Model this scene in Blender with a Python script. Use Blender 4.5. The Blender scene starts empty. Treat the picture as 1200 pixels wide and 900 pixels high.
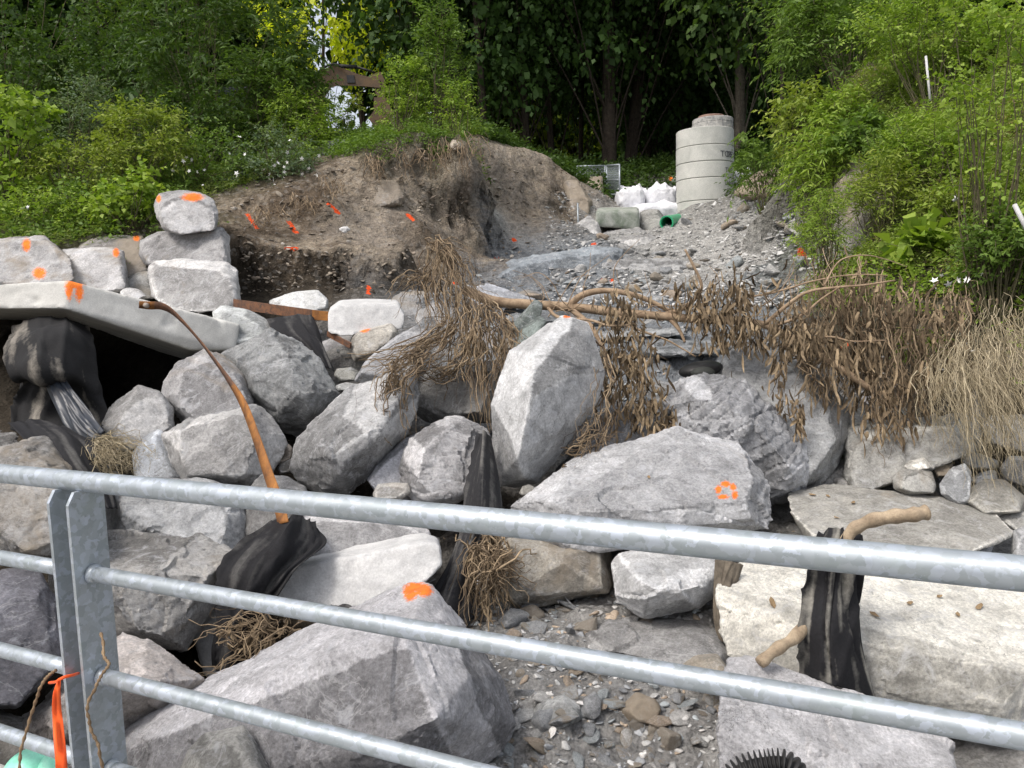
import bpy, bmesh, math, random
import numpy as np
from mathutils import Vector, Matrix
from mathutils.geometry import delaunay_2d_cdt

random.seed(7); RNG = np.random.default_rng(7)
S = bpy.context.scene
COL = S.collection
R = math.radians

# ---------------------------------------------------------------- camera
CAM_Z = 1.55; FPX = 924.0; PITCH = R(6.4); ROLL = R(1.6)
Fw = Vector((0, math.cos(PITCH), -math.sin(PITCH)))
U0 = Vector((0, math.sin(PITCH), math.cos(PITCH))); R0 = Vector((1, 0, 0))
Rt = R0*math.cos(ROLL) - U0*math.sin(ROLL)
Up = U0*math.cos(ROLL) + R0*math.sin(ROLL)
CAM = Vector((0, 0, CAM_Z))
cd = bpy.data.cameras.new('camera'); cam = bpy.data.objects.new('camera', cd); COL.objects.link(cam)
cd.sensor_fit = 'HORIZONTAL'; cd.sensor_width = 36; cd.lens = 36*FPX/1200; cd.clip_start = .05; cd.clip_end = 3000
m = Matrix((Rt, Up, -Fw)).transposed().to_4x4(); m.translation = CAM
cam.matrix_world = m; S.camera = cam

# ---------------------------------------------------------------- sky, sun, exposure
SUN_EL, SUN_AZ = R(56), R(-128)        # azimuth measured from +Y towards +X; high, veiled sun behind the left shoulder
w = bpy.data.worlds.new('World'); S.world = w; w.use_nodes = True
nt = w.node_tree; nt.nodes.clear()
sky = nt.nodes.new('ShaderNodeTexSky'); sky.sky_type = 'NISHITA'; sky.sun_disc = False
sky.sun_elevation = SUN_EL; sky.sun_rotation = SUN_AZ
sky.air_density = .8; sky.dust_density = 7.0; sky.ozone_density = 1.0
bg = nt.nodes.new('ShaderNodeBackground'); bg.inputs['Strength'].default_value = .12
wo = nt.nodes.new('ShaderNodeOutputWorld')
veil = nt.nodes.new('ShaderNodeMix'); veil.data_type = 'RGBA'; veil.inputs[0].default_value = .33     # thin high cloud over the blue
veil.inputs[7].default_value = (11.5, 11.8, 12.3, 1); nt.links.new(sky.outputs[0], veil.inputs[6]); nt.links.new(veil.outputs[2], bg.inputs[0]); nt.links.new(bg.outputs[0], wo.inputs[0])
sl = bpy.data.lights.new('sun', 'SUN'); sl.energy = 1.8; sl.angle = R(15); sl.color = (1, .965, .915)
so = bpy.data.objects.new('sun', sl); COL.objects.link(so)
sd = Vector((math.sin(SUN_AZ)*math.cos(SUN_EL), math.cos(SUN_AZ)*math.cos(SUN_EL), math.sin(SUN_EL)))
so.rotation_euler = sd.to_track_quat('Z', 'Y').to_euler()
S.view_settings.view_transform = 'Standard'; S.view_settings.look = 'None'
S.view_settings.gamma = 1; S.view_settings.exposure = .32
S.cycles.max_bounces = 5; S.cycles.diffuse_bounces = 3; S.cycles.transparent_max_bounces = 6
S.cycles.use_denoising = True

# ---------------------------------------------------------------- helpers
def P(px, py, d):
    """the world point seen at photo position px, py at forward distance d (metres)"""
    px, py, d = float(px), float(py), float(d)
    return CAM + d*(Fw + Rt*((px-600)/FPX) - Up*((py-450)/FPX))
RtN, UpN, FwN, CAMN = map(np.array, (Rt, Up, Fw, CAM))
def project(V):
    q = V - CAMN; d = q@FwN
    return 600+FPX*(q@RtN)/d, 450-FPX*(q@UpN)/d, d
def tag(o, label=None, cat=None, group=None, kind=None):
    if label: o['label'] = label
    if cat: o['category'] = cat
    if group: o['group'] = group
    if kind: o['kind'] = kind
    return o
def empty(name, loc=(0, 0, 0), rz=0):
    o = bpy.data.objects.new(name, None); COL.objects.link(o); o.location = loc; o.rotation_euler.z = rz
    o.empty_display_size = .1
    return o
def mesh_obj(name, me, mat=None, parent=None, loc=None):
    o = bpy.data.objects.new(name, me); COL.objects.link(o)
    if mat is not None and not me.materials: me.materials.append(mat)
    if parent: o.parent = parent
    if loc is not None: o.location = loc
    return o
def np_mesh(name, V, F, smooth=False, attrs=None):
    """fast mesh from an (N,3) array and an (M,k) index array"""
    me = bpy.data.meshes.new(name); V = np.asarray(V, np.float32); F = np.asarray(F, np.int32)
    me.vertices.add(len(V)); me.vertices.foreach_set('co', V.ravel())
    k = F.shape[1]
    me.loops.add(F.size); me.loops.foreach_set('vertex_index', F.ravel())
    me.polygons.add(len(F)); me.polygons.foreach_set('loop_start', np.arange(0, F.size, k, dtype=np.int32))
    if smooth: me.polygons.foreach_set('use_smooth', np.ones(len(F), bool))
    me.update(calc_edges=True)
    for n, a in (attrs or {}).items():
        if a.ndim == 1:
            t = me.attributes.new(n, 'FLOAT', 'POINT'); t.data.foreach_set('value', a.astype(np.float32))
        else:
            t = me.attributes.new(n, 'FLOAT_COLOR', 'POINT')
            c = np.ones((len(a), 4), np.float32); c[:, :3] = a; t.data.foreach_set('color', c.ravel())
    return me
def get_V(me):
    V = np.empty(len(me.vertices)*3, np.float32); me.vertices.foreach_get('co', V); return V.reshape(-1, 3).astype(float)
def get_N(me):
    V = np.empty(len(me.vertices)*3, np.float32); me.vertex_normals.foreach_get('vector', V); return V.reshape(-1, 3).astype(float)
def hash3(ix, iy, iz, s=0):
    h = (ix.astype(np.int64)*374761393 + iy.astype(np.int64)*668265263 + iz.astype(np.int64)*2147483647 + s*1274126177) & 0xffffffff
    h = ((h ^ (h >> 13))*1274126177) & 0xffffffff
    h = ((h ^ (h >> 16))*2246822519) & 0xffffffff
    return ((h ^ (h >> 15)) & 0xffffff)/float(0xffffff)
def vnoise(Q, s=0):
    I = np.floor(Q).astype(np.int64); f = Q-I; f = f*f*(3-2*f); r = 0
    for dx in (0, 1):
        for dy in (0, 1):
            for dz in (0, 1):
                wgt = (f[:, 0] if dx else 1-f[:, 0])*(f[:, 1] if dy else 1-f[:, 1])*(f[:, 2] if dz else 1-f[:, 2])
                r = r + wgt*hash3(I[:, 0]+dx, I[:, 1]+dy, I[:, 2]+dz, s)
    return r*2-1
def fbm(Q, oct=4, s=0, gain=.5):
    r = 0; a = 1; t = 0
    for i in range(oct):
        r = r + a*vnoise(Q*(2.03**i)+i*17.3, s+i); t += a; a *= gain
    return r/t
def worley(Q, s=0):
    """nearest cell: distance and a random value of that cell (gives flat chipped facets)"""
    I = np.floor(Q).astype(np.int64); best = np.full(len(Q), 9.); D = np.zeros((len(Q), 3)); H = np.zeros(len(Q))
    for dx in (-1, 0, 1):
        for dy in (-1, 0, 1):
            for dz in (-1, 0, 1):
                J = I+np.array([dx, dy, dz])
                C = np.stack([hash3(J[:, 0], J[:, 1], J[:, 2], s+k) for k in (1, 2, 3)], 1)
                v = Q-(J+C); d = (v**2).sum(1); mk = d < best
                best = np.where(mk, d, best); D[mk] = v[mk]; H = np.where(mk, hash3(J[:, 0], J[:, 1], J[:, 2], s+9), H)
    return np.sqrt(best), H, D
def tubes(paths, sides=6, caps=True):
    """paths: list of (points, radii) -> V, F of quads (one closed tube per path)"""
    VV, FF, n = [], [], 0
    for pts, rad in paths:
        pts = np.array([tuple(p) for p in pts], float); k = len(pts)
        rad = np.full(k, rad, float) if np.isscalar(rad) else np.asarray(rad, float)
        T = np.gradient(pts, axis=0); T /= np.linalg.norm(T, axis=1)[:, None]+1e-9
        ref = np.array([0, 0, 1.]) if abs(T[0][2]) < .9 else np.array([1., 0, 0])
        a = np.cross(T, ref); a /= np.linalg.norm(a, axis=1)[:, None]+1e-9; b = np.cross(T, a)
        th = np.arange(sides)*2*math.pi/sides
        ring = pts[:, None, :] + rad[:, None, None]*(np.cos(th)[None, :, None]*a[:, None, :]+np.sin(th)[None, :, None]*b[:, None, :])
        VV.append(ring.reshape(-1, 3))
        i = np.arange(k-1)[:, None]*sides; j = np.arange(sides)[None, :]; j2 = (j+1) % sides
        f = np.stack([i+j, i+j2, i+sides+j2, i+sides+j], -1).reshape(-1, 4)+n
        FF.append(f)
        if caps:
            VV.append(pts[[0, -1]]); c0 = n+k*sides; c1 = c0+1
            jj = np.arange(0, sides, 2)
            FF.append(np.stack([np.full(len(jj), c0), n+(jj+2) % sides, n+(jj+1) % sides, n+jj], -1))
            e = n+(k-1)*sides
            FF.append(np.stack([np.full(len(jj), c1), e+jj, e+(jj+1) % sides, e+(jj+2) % sides], -1))
            n += 2
        n += k*sides
    return np.concatenate(VV), np.concatenate(FF)
def smooth_path(pts, n=6):
    """Catmull-Rom through the points; extra columns (radius) are interpolated too"""
    p = np.array([tuple(q) for q in pts], float); p = np.vstack([2*p[0]-p[1], p, 2*p[-1]-p[-2]]); out = []
    for i in range(1, len(p)-2):
        for t in np.linspace(0, 1, n, endpoint=False):
            a, b, c, d = p[i-1], p[i], p[i+1], p[i+2]
            out.append(.5*((2*b)+(-a+c)*t+(2*a-5*b+4*c-d)*t*t+(-a+3*b-3*c+d)*t**3))
    out.append(p[-2]); return np.array(out)
def box_bm(bm, c, sz, rot=None):
    r = bmesh.ops.create_cube(bm, size=1)
    M = Matrix.Translation(c) @ (rot.to_4x4() if rot else Matrix.Identity(4)) @ Matrix.Diagonal((*sz, 1))
    bmesh.ops.transform(bm, matrix=M, verts=r['verts']); return r['verts']
def bm_obj(name, bm, mat, parent=None, loc=None, smooth=False, bevel=0, seg=2):
    if bevel: bmesh.ops.bevel(bm, geom=[e for e in bm.edges if len(e.link_faces) == 2 and e.calc_face_angle(0) > .4], offset=bevel, segments=seg, affect='EDGES', profile=.7)
    bmesh.ops.recalc_face_normals(bm, faces=bm.faces)
    me = bpy.data.meshes.new(name); bm.to_mesh(me); bm.free()
    if smooth: me.polygons.foreach_set('use_smooth', np.ones(len(me.polygons), bool))
    return mesh_obj(name, me, mat, parent, loc)

# ---------------------------------------------------------------- materials
class NB:
    def __init__(s, name):
        s.m = bpy.data.materials.new(name); s.m.use_nodes = True; s.t = s.m.node_tree; s.t.nodes.clear()
        s.out = s.n('ShaderNodeOutputMaterial'); s.b = s.n('ShaderNodeBsdfPrincipled'); s.l(s.b.outputs[0], s.out.inputs[0])
        s.co = s.n('ShaderNodeTexCoord').outputs['Object']
    def n(s, t, **k):
        q = s.t.nodes.new(t)
        for a, b in k.items(): setattr(q, a, b)
        return q
    def l(s, a, b): s.t.links.new(a, b)
    def put(s, sock, v):
        if isinstance(v, bpy.types.NodeSocket): s.l(v, sock)
        else: sock.default_value = (*v, 1) if isinstance(v, tuple) and len(v) == 3 and sock.type == 'RGBA' else v
    def noise(s, scale, detail=6, rough=.55, vec=None, dist=0, out=0):
        q = s.n('ShaderNodeTexNoise'); q.inputs['Scale'].default_value = scale; q.inputs['Detail'].default_value = detail
        q.inputs['Roughness'].default_value = rough; q.inputs['Distortion'].default_value = dist
        s.l(vec or s.co, q.inputs['Vector']); return q.outputs[out]
    def vor(s, scale, feat='F1', out='Distance', vec=None):
        q = s.n('ShaderNodeTexVoronoi', feature=feat); q.inputs['Scale'].default_value = scale; s.l(vec or s.co, q.inputs['Vector']); return q.outputs[out]
    def ramp(s, fac, *stops):
        q = s.n('ShaderNodeValToRGB'); e = q.color_ramp.elements
        while len(e) < len(stops): e.new(.5)
        for i, (p, c) in enumerate(stops):
            e[i].position = p; e[i].color = (c, c, c, 1) if not isinstance(c, tuple) else (*c, 1)
        s.put(q.inputs[0], fac); return q.outputs[0]
    def mix(s, f, a, b, mode='MIX'):
        q = s.n('ShaderNodeMix', data_type='RGBA', blend_type=mode); s.put(q.inputs[0], f); s.put(q.inputs[6], a); s.put(q.inputs[7], b); return q.outputs[2]
    def math(s, op, a, b=0, c=0):
        q = s.n('ShaderNodeMath', operation=op)
        for i, v in enumerate((a, b, c)): s.put(q.inputs[i], v)
        return q.outputs[0]
    def vmath(s, op, a, b=None):
        q = s.n('ShaderNodeVectorMath', operation=op); s.put(q.inputs[0], a)
        if b is not None: s.put(q.inputs[1], b)
        return q
    def scaled(s, v):
        q = s.n('ShaderNodeMapping'); q.inputs['Scale'].default_value = v; s.l(s.co, q.inputs[0]); return q.outputs[0]
    def attr(s, name, out='Color', typ='GEOMETRY'):
        q = s.n('ShaderNodeAttribute', attribute_type=typ, attribute_name=name); return q.outputs[out]
    def bump(s, h, strength=.5, dist=.02, prev=None):
        q = s.n('ShaderNodeBump'); q.inputs['Strength'].default_value = strength; q.inputs['Distance'].default_value = dist
        s.l(h, q.inputs['Height'])
        if prev: s.l(prev, q.inputs['Normal'])
        s.l(q.outputs[0], s.b.inputs['Normal']); return q.outputs[0]
    def fin(s, col=None, rough=.85, metal=0, spec=.3):
        if col is not None: s.put(s.b.inputs['Base Color'], col)
        s.put(s.b.inputs['Roughness'], rough); s.put(s.b.inputs['Metallic'], metal); s.b.inputs['Specular IOR Level'].default_value = spec
        return s.m
ORANGE = (.95, .16, .02)
def mat_rock():
    k = NB('rock'); oi = k.n('ShaderNodeObjectInfo'); base = oi.outputs['Color']; tan = oi.outputs['Alpha']
    off = k.vmath('SCALE', k.co); off.inputs[3].default_value = 1
    sh = k.n('ShaderNodeVectorMath', operation='ADD'); k.l(k.co, sh.inputs[0])
    rs = k.math('MULTIPLY', oi.outputs['Random'], 50.0); k.l(rs, sh.inputs[1]); v = sh.outputs[0]
    big = k.noise(1.6, 6, .6, v, .6); mid = k.noise(7, 8, .68, v, .8); fine = k.noise(55, 8, .8, v)
    c = k.mix(1.0, base, k.ramp(big, (.28, .66), (.72, 1.28)), 'MULTIPLY')
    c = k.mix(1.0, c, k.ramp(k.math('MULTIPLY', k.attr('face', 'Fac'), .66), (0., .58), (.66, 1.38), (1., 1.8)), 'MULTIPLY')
    c = k.mix(1.0, c, k.ramp(mid, (.25, .55), (.5, 1.0), (.75, 1.4)), 'MULTIPLY')
    c = k.mix(1.0, c, k.ramp(fine, (.33, .6), (.67, 1.4)), 'MULTIPLY')
    # pale scuffs and veins
    sc = k.ramp(k.noise(5, 10, .75, v, 1.5), (.54, 0.), (.66, .75))
    c = k.mix(sc, c, k.mix(.5, base, (.62, .64, .68)))
    vein = k.math('ABSOLUTE', k.math('SUBTRACT', k.noise(2.3, 5, .6, v, 1.2), .5))
    c = k.mix(k.ramp(vein, (.0, .35), (.012, 0.)), c, (.6, .6, .6))
    crack = k.math('ABSOLUTE', k.math('SUBTRACT', k.noise(3.1, 7, .65, v, .5), .52))
    c = k.mix(k.math('MULTIPLY', k.ramp(crack, (.0, .7), (.006, 0.)), k.ramp(k.noise(1.3, 3, .5, v), (.5, 0.), (.62, 1.))), c, (.05, .045, .04))
    pit = k.ramp(k.noise(22, 9, .8, v, 1.), (.33, .5), (.40, 0.)); c = k.mix(pit, c, (.09, .085, .08))
    # brown weathered skin
    tn = k.math('ADD', k.noise(1.1, 7, .65, v, .7), k.math('MULTIPLY', k.math('SUBTRACT', tan, .5), .55))
    c = k.mix(k.ramp(tn, (.5, 0.), (.62, .8)), c, k.mix(mid, (.20, .165, .125), (.40, .345, .27)))
    # spray paint
    pa = k.attr('paint', 'Fac')
    pm = k.ramp(k.math('ADD', pa, k.math('MULTIPLY', k.math('SUBTRACT', k.noise(45, 8, .8), .5), 1.9)), (.42, 0.), (.72, .96))
    c = k.mix(pm, c, k.mix(k.noise(20, 3), (1, .10, .015), (1, .33, .02)))
    n1 = k.bump(k.noise(15, 12, .8, v, .3), .6, .028)
    n2 = k.bump(k.vor(34, vec=k.vmath('ADD', v, k.noise(9, 3, vec=v, out=1)).outputs[0]), .25, .012, n1)
    k.bump(k.noise(80, 8, .85, v), .9, .010, n2)
    return k.fin(c, .88)
def mat_simple(name, c1, c2, scale=6, rough=.85, bump=.4, bs=40, bd=.01, metal=0, detail=8, paint=False, spec=.3):
    k = NB(name); c = k.mix(k.ramp(k.noise(scale, detail, .65, dist=.6), (.3, 0.), (.7, 1.)), c1, c2)
    if paint:
        pa = k.attr('paint', 'Fac')
        pm = k.ramp(k.math('ADD', pa, k.math('MULTIPLY', k.math('SUBTRACT', k.noise(45, 8, .8), .5), 1.9)), (.42, 0.), (.72, .96))
        c = k.mix(pm, c, k.mix(k.noise(20, 3), (1, .10, .015), (1, .33, .02)))
    c = k.mix(1., c, k.ramp(k.noise(bs*1.6, 6, .8), (.3, .78), (.7, 1.2)), 'MULTIPLY')
    if bump: k.bump(k.noise(bs, 8, .8), bump, bd)
    return k.fin(c, rough, metal, spec)
def mat_galv():
    k = NB('galvanised_steel'); nz = k.vmath('SCALE', k.noise(30, 4, out=1)); nz.inputs[3].default_value = .05
    cell = k.vor(52, out='Color', vec=k.vmath('ADD', k.co, nz.outputs[0]).outputs[0])
    sep = k.n('ShaderNodeSeparateColor'); k.l(cell, sep.inputs[0])
    c = k.ramp(k.math('ADD', k.math('MULTIPLY', sep.outputs[0], .6), k.math('MULTIPLY', k.noise(5, 5), .45)), (.15, (.31, .35, .37)), (.5, (.38, .42, .45)), (.85, (.47, .52, .59)))
    c = k.mix(k.ramp(k.noise(9, 8, .7), (.55, 0.), (.75, .5)), c, (.36, .42, .40))
    c = k.mix(k.ramp(k.noise(160, 3, .6), (.68, 0.), (.78, .6)), c, (.75, .78, .8))
    k.bump(k.noise(25, 6, .6), .12, .004)
    return k.fin(c, k.ramp(k.math('ADD', k.math('MULTIPLY', sep.outputs[1], .5), k.math('MULTIPLY', k.noise(30, 5), .5)), (.2, .38), (.8, .6)), .55, 0.5)
def mat_leaf(name, ca, cb, tr=.35, sub=.3):
    g = 1.15 if max(cb) > .15 else 1.1; ca, cb = [(q[0]*g*1.15, q[1]*g, q[2]*g*.85) for q in (ca, cb)]
    """ca, cb: the two ends of the leaf colour; the 'rnd' attribute picks per leaf"""
    k = NB(name); c = k.mix(k.attr('rnd', 'Fac'), ca, cb)
    k.put(k.b.inputs['Base Color'], c); k.b.inputs['Roughness'].default_value = .55; k.b.inputs['Specular IOR Level'].default_value = .25
    tl = k.n('ShaderNodeBsdfTranslucent'); hs = k.mix(1., c, (1.15, 1.25, .5), 'MULTIPLY'); k.l(hs, tl.inputs[0])
    mx = k.n('ShaderNodeMixShader'); mx.inputs[0].default_value = tr
    k.l(k.b.outputs[0], mx.inputs[1]); k.l(tl.outputs[0], mx.inputs[2]); k.l(mx.outputs[0], k.out.inputs[0])
    return k.m
M_ROCK = mat_rock()
M_GALV = mat_galv()
M_CONC = mat_simple('concrete', (.30, .295, .275), (.54, .535, .51), 7, .9, .6, 45, .010, paint=True)
M_SLAB = mat_simple('slab_concrete', (.46, .455, .43), (.66, .655, .62), 3, .9, .5, 60, .006, paint=True)
M_WHITECONC = mat_simple('white_concrete', (.44, .44, .44), (.66, .66, .65), 6, .9, .6, 45, .012, paint=True)
M_STAINCONC = mat_simple('stained_concrete', (.16, .20, .15), (.46, .47, .44), 4, .9, .4, 30, .02, paint=True)
M_BARK = mat_simple('bark', (.030, .023, .018), (.095, .075, .058), 12, .95, .8, 22, .03)
M_DRIFT = mat_simple('driftwood', (.22, .165, .11), (.50, .40, .28), 9, .8, .8, 45, .008)
M_ROOT = mat_simple('root', (.13, .085, .05), (.32, .23, .14), 25, .9, .5, 90, .004)
M_DEADLEAF = mat_simple('dead_leaf', (.15, .10, .055), (.38, .28, .16), 9, .9, .3, 80, .003)
M_STRAW = mat_simple('straw', (.26, .20, .11), (.50, .42, .26), 9, .85, 0)
M_CLOTH = mat_simple('black_geotextile', (.020, .020, .023), (.065, .064, .066), 5, .75, .35, 130, .002)
M_RUST = mat_simple('rusty_steel', (.12, .055, .028), (.42, .18, .045), 7, .8, .3, 70, .003)
M_DARKRUST = mat_simple('dark_rusty_steel', (.06, .045, .04), (.24, .11, .055), 18, .8, .4, 70, .004)
# ---------------------------------------------------------------- terrain
# control points: photo position, distance, ground type -- g gravel, s shale, d brown soil, k dark wet soil, c pale clay, b grassy bank, f forest floor, r rubble, x near black, the hollow's shade put into the soil colour
TC = [(700,905,4.0,'g'),(900,905,3.9,'g'),(400,905,4.4,'g'),(100,905,4.3,'k'),(1100,905,4.3,'g'),(600,800,4.6,'g'),(800,800,4.5,'g'),
 (700,725,5.15,'g'),(820,740,5.0,'g'),(560,720,5.3,'g'),(500,760,5.0,'k'),(300,800,5.1,'k'),(100,720,5.6,'k'),(-60,760,5.2,'k'),(1100,760,5.4,'g'),
 (950,615,6.3,'g'),(1150,625,6.4,'g'),(1260,700,5.8,'g'),(700,620,6.5,'k'),(600,600,6.8,'k'),(400,640,6.5,'k'),(250,640,6.6,'k'),(-40,640,6.6,'k'),
 (200,550,7.4,'k'),(90,540,7.6,'k'),(400,500,7.8,'k'),(600,480,8.1,'s'),(760,450,8.4,'s'),(880,440,8.3,'s'),(400,415,8.9,'g'),
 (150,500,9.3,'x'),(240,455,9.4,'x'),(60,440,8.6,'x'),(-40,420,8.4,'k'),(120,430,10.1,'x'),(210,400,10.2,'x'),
 (640,385,9.8,'s'),(800,400,9.4,'s'),(560,372,10.6,'s'),(720,350,11.6,'s'),(820,355,11.0,'s'),(900,372,10.0,'s'),(500,352,11.3,'s'),(430,350,11.3,'s'),
 (330,352,11.2,'k'),(270,350,11.2,'k'),(-40,335,10.6,'k'),(100,340,10.5,'k'),
 (560,338,13.0,'s'),(640,336,12.6,'s'),(700,318,13.2,'s'),(575,306,14.4,'s'),(640,292,15.2,'s'),(700,288,15.6,'s'),(600,285,15.6,'r'),
 (690,272,17.5,'r'),(740,278,17.0,'r'),(760,262,19.0,'r'),(700,255,20.5,'r'),(830,262,20.0,'r'),(780,300,14.8,'r'),(760,330,12.8,'r'),(850,300,13.6,'r'),
 (840,270,15.6,'r'),(880,245,15.2,'r'),(925,215,15.0,'r'),(920,260,13.6,'r'),(880,330,11.8,'r'),(930,320,11.4,'r'),(950,350,10.0,'r'),(945,290,12.0,'r'),
 # left ledge and dark undercut
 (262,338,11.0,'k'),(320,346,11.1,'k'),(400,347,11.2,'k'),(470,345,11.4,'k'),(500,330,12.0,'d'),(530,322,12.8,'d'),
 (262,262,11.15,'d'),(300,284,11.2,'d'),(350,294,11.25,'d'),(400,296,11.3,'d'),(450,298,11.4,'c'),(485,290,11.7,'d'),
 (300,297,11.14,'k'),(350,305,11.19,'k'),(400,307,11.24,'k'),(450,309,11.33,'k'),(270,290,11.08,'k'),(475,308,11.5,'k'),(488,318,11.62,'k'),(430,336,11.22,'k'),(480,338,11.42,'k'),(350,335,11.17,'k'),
 (300,262,12.0,'d'),(350,272,12.2,'d'),(400,274,12.3,'c'),(450,272,12.5,'c'),(490,262,13.0,'d'),
 (275,242,12.2,'d'),(310,226,12.5,'d'),(350,210,12.8,'d'),(380,232,12.7,'d'),(420,240,13.0,'c'),(460,238,13.2,'c'),(430,205,13.4,'d'),
 (390,195,13.3,'d'),(420,178,13.6,'b'),(460,168,13.9,'b'),(500,156,14.1,'b'),(540,151,14.2,'b'),(545,170,14.15,'c'),(480,190,13.9,'c'),(530,220,14.0,'c'),(520,270,13.8,'c'),(560,296,14.0,'d'),
 (552,200,14.3,'d'),(572,170,17.0,'c'),(600,175,17.8,'c'),(640,184,18.6,'c'),(655,195,18.8,'d'),(600,230,16.6,'c'),(640,250,17.0,'c'),(670,266,17.6,'d'),(600,262,16.0,'c'),(680,215,19.6,'f'),(700,236,21.0,'f'),
 # behind the left stone wall and the shrub slope
 (-60,270,10.8,'b'),(60,282,11.0,'b'),(150,272,11.2,'b'),(240,262,11.4,'b'),(-80,240,13,'b'),(60,240,13,'b'),(180,232,13,'b'),(250,222,13,'b'),(60,215,15,'b'),(200,205,15.5,'b'),(300,195,15,'b'),(380,178,15.5,'b'),(440,158,16.5,'b'),(500,150,17,'b'),(540,150,17.5,'b'),(390,165,19,'b'),(250,180,19,'b'),(60,190,19,'b'),
 # forest floor
 (620,178,24,'f'),(730,205,23,'f'),(860,180,24,'f'),(900,190,20,'f'),(560,165,22,'f'),(950,190,17,'f'),
 # right bank
 (960,330,9.6,'b'),(955,260,10.6,'b'),(955,200,12.0,'b'),(962,165,12.8,'b'),(985,110,13,'d'),(1010,75,12.8,'c'),(1050,60,12.5,'b'),(1010,140,11.6,'b'),(1000,200,10.6,'c'),
 (1000,330,9.0,'b'),(1080,330,8.4,'b'),(1200,340,7.6,'b'),(1100,250,9.4,'b'),(1200,230,8.6,'b'),(1280,200,8.2,'b'),(1100,160,10.6,'b'),(1200,120,9.8,'b'),(1100,60,12,'b'),(1200,20,11.4,'b'),
 (990,420,8.5,'k'),(1050,440,8.2,'k'),(1100,430,7.9,'k'),(1180,440,7.4,'d'),(1260,430,7.0,'b'),(1050,490,8.1,'k'),(1130,500,7.6,'k'),(1200,540,7.2,'k'),(1290,560,6.8,'b')]
TW = [(-9,2,-.7,'k'),(9,2,-.7,'g'),(0,2,-.95,'g'),(-5,2,-.9,'k'),(5,2.4,-.85,'g'),(9,6,.6,'b'),(8,8,2.6,'b'),(10,12,5.2,'b'),(-9,6,.4,'b'),(-11,9,2.2,'b'),
 (-14,16,4,'b'),(-6,22,5,'b'),(-12,24,5,'f'),(0,30,5.4,'f'),(8,30,5.8,'f'),(14,22,6,'f'),(16,12,6,'b'),(16,4,3,'b'),(-16,4,1.5,'b'),
 (0,-8,-1,'g'),(-16,-8,.3,'b'),(16,-8,.3,'b'),(-30,40,6,'f'),(30,40,7,'f'),(0,60,8,'f'),(-40,0,3,'b'),(40,0,4,'b'),(-40,-30,0,'b'),(40,-30,0,'b'),(0,-30,-1,'g'),
 (-400,-400,0,'b'),(400,-400,0,'b'),(-400,900,9,'f'),(400,900,9,'f'),(0,900,9,'f')]
TYPES = 'gsdkcbfr'
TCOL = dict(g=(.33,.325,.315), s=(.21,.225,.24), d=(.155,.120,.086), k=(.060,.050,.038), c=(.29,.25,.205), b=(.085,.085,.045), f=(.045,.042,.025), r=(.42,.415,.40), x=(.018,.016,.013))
pts = [tuple(P(a, b, c))+(t,) for a, b, c, t in TC] + TW
cx = np.array([p[0] for p in pts]); cy = np.array([p[1] for p in pts]); cz = np.array([p[2] for p in pts])
cc = np.array([TCOL[p[3]] for p in pts]); cs = np.array([1. if p[3] in 's' else 0. for p in pts])
cso = np.array([1. if p[3] in 'cd' else 0. for p in pts])
cveg = np.array([1. if p[3] in 'bf' else 0. for p in pts])
_v, _e, tris, _ov, _oe, _of = delaunay_2d_cdt([Vector((a, b)) for a, b in zip(cx, cy)], [], [], 0, 1e-5)
orig = [o[0] for o in _ov]
def axis(a, b, step, far0, far1, g=1.25):
    mid = list(np.arange(a, b+1e-6, step)); l, s = [], step
    x = a
    while x > far0: s *= g; x -= s; l.append(x)
    r, s, x = [], step, b
    while x < far1: s *= g; x += s; r.append(x)
    return np.array(l[::-1]+mid+r)
GX = axis(-9.5, 9.0, .07, -380, 380); GY = axis(2.6, 20.5, .07, -380, 880)
XX, YY = np.meshgrid(GX, GY); Z = np.zeros_like(XX); C = np.zeros(XX.shape+(3,)); SH = np.zeros_like(XX); VG = np.zeros_like(XX); SO = np.zeros_like(XX)
for t in tris:
    i, j, k = (orig[q] for q in t)
    x0, x1 = min(cx[i], cx[j], cx[k]), max(cx[i], cx[j], cx[k]); y0, y1 = min(cy[i], cy[j], cy[k]), max(cy[i], cy[j], cy[k])
    a0, a1 = np.searchsorted(GX, x0), np.searchsorted(GX, x1, 'right'); b0, b1 = np.searchsorted(GY, y0), np.searchsorted(GY, y1, 'right')
    if a0 >= a1 or b0 >= b1: continue
    X, Y = XX[b0:b1, a0:a1], YY[b0:b1, a0:a1]
    den = (cy[j]-cy[k])*(cx[i]-cx[k])+(cx[k]-cx[j])*(cy[i]-cy[k])
    if abs(den) < 1e-12: continue
    u = ((cy[j]-cy[k])*(X-cx[k])+(cx[k]-cx[j])*(Y-cy[k]))/den; v = ((cy[k]-cy[i])*(X-cx[k])+(cx[i]-cx[k])*(Y-cy[k]))/den; w_ = 1-u-v
    mk = (u >= -1e-6) & (v >= -1e-6) & (w_ >= -1e-6)
    Z[b0:b1, a0:a1][mk] = (u*cz[i]+v*cz[j]+w_*cz[k])[mk]
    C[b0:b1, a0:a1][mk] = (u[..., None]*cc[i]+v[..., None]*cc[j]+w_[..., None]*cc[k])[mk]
    SH[b0:b1, a0:a1][mk] = (u*cs[i]+v*cs[j]+w_*cs[k])[mk]
    SO[b0:b1, a0:a1][mk] = (u*cso[i]+v*cso[j]+w_*cso[k])[mk]
    VG[b0:b1, a0:a1][mk] = (u*cveg[i]+v*cveg[j]+w_*cveg[k])[mk]
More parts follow.
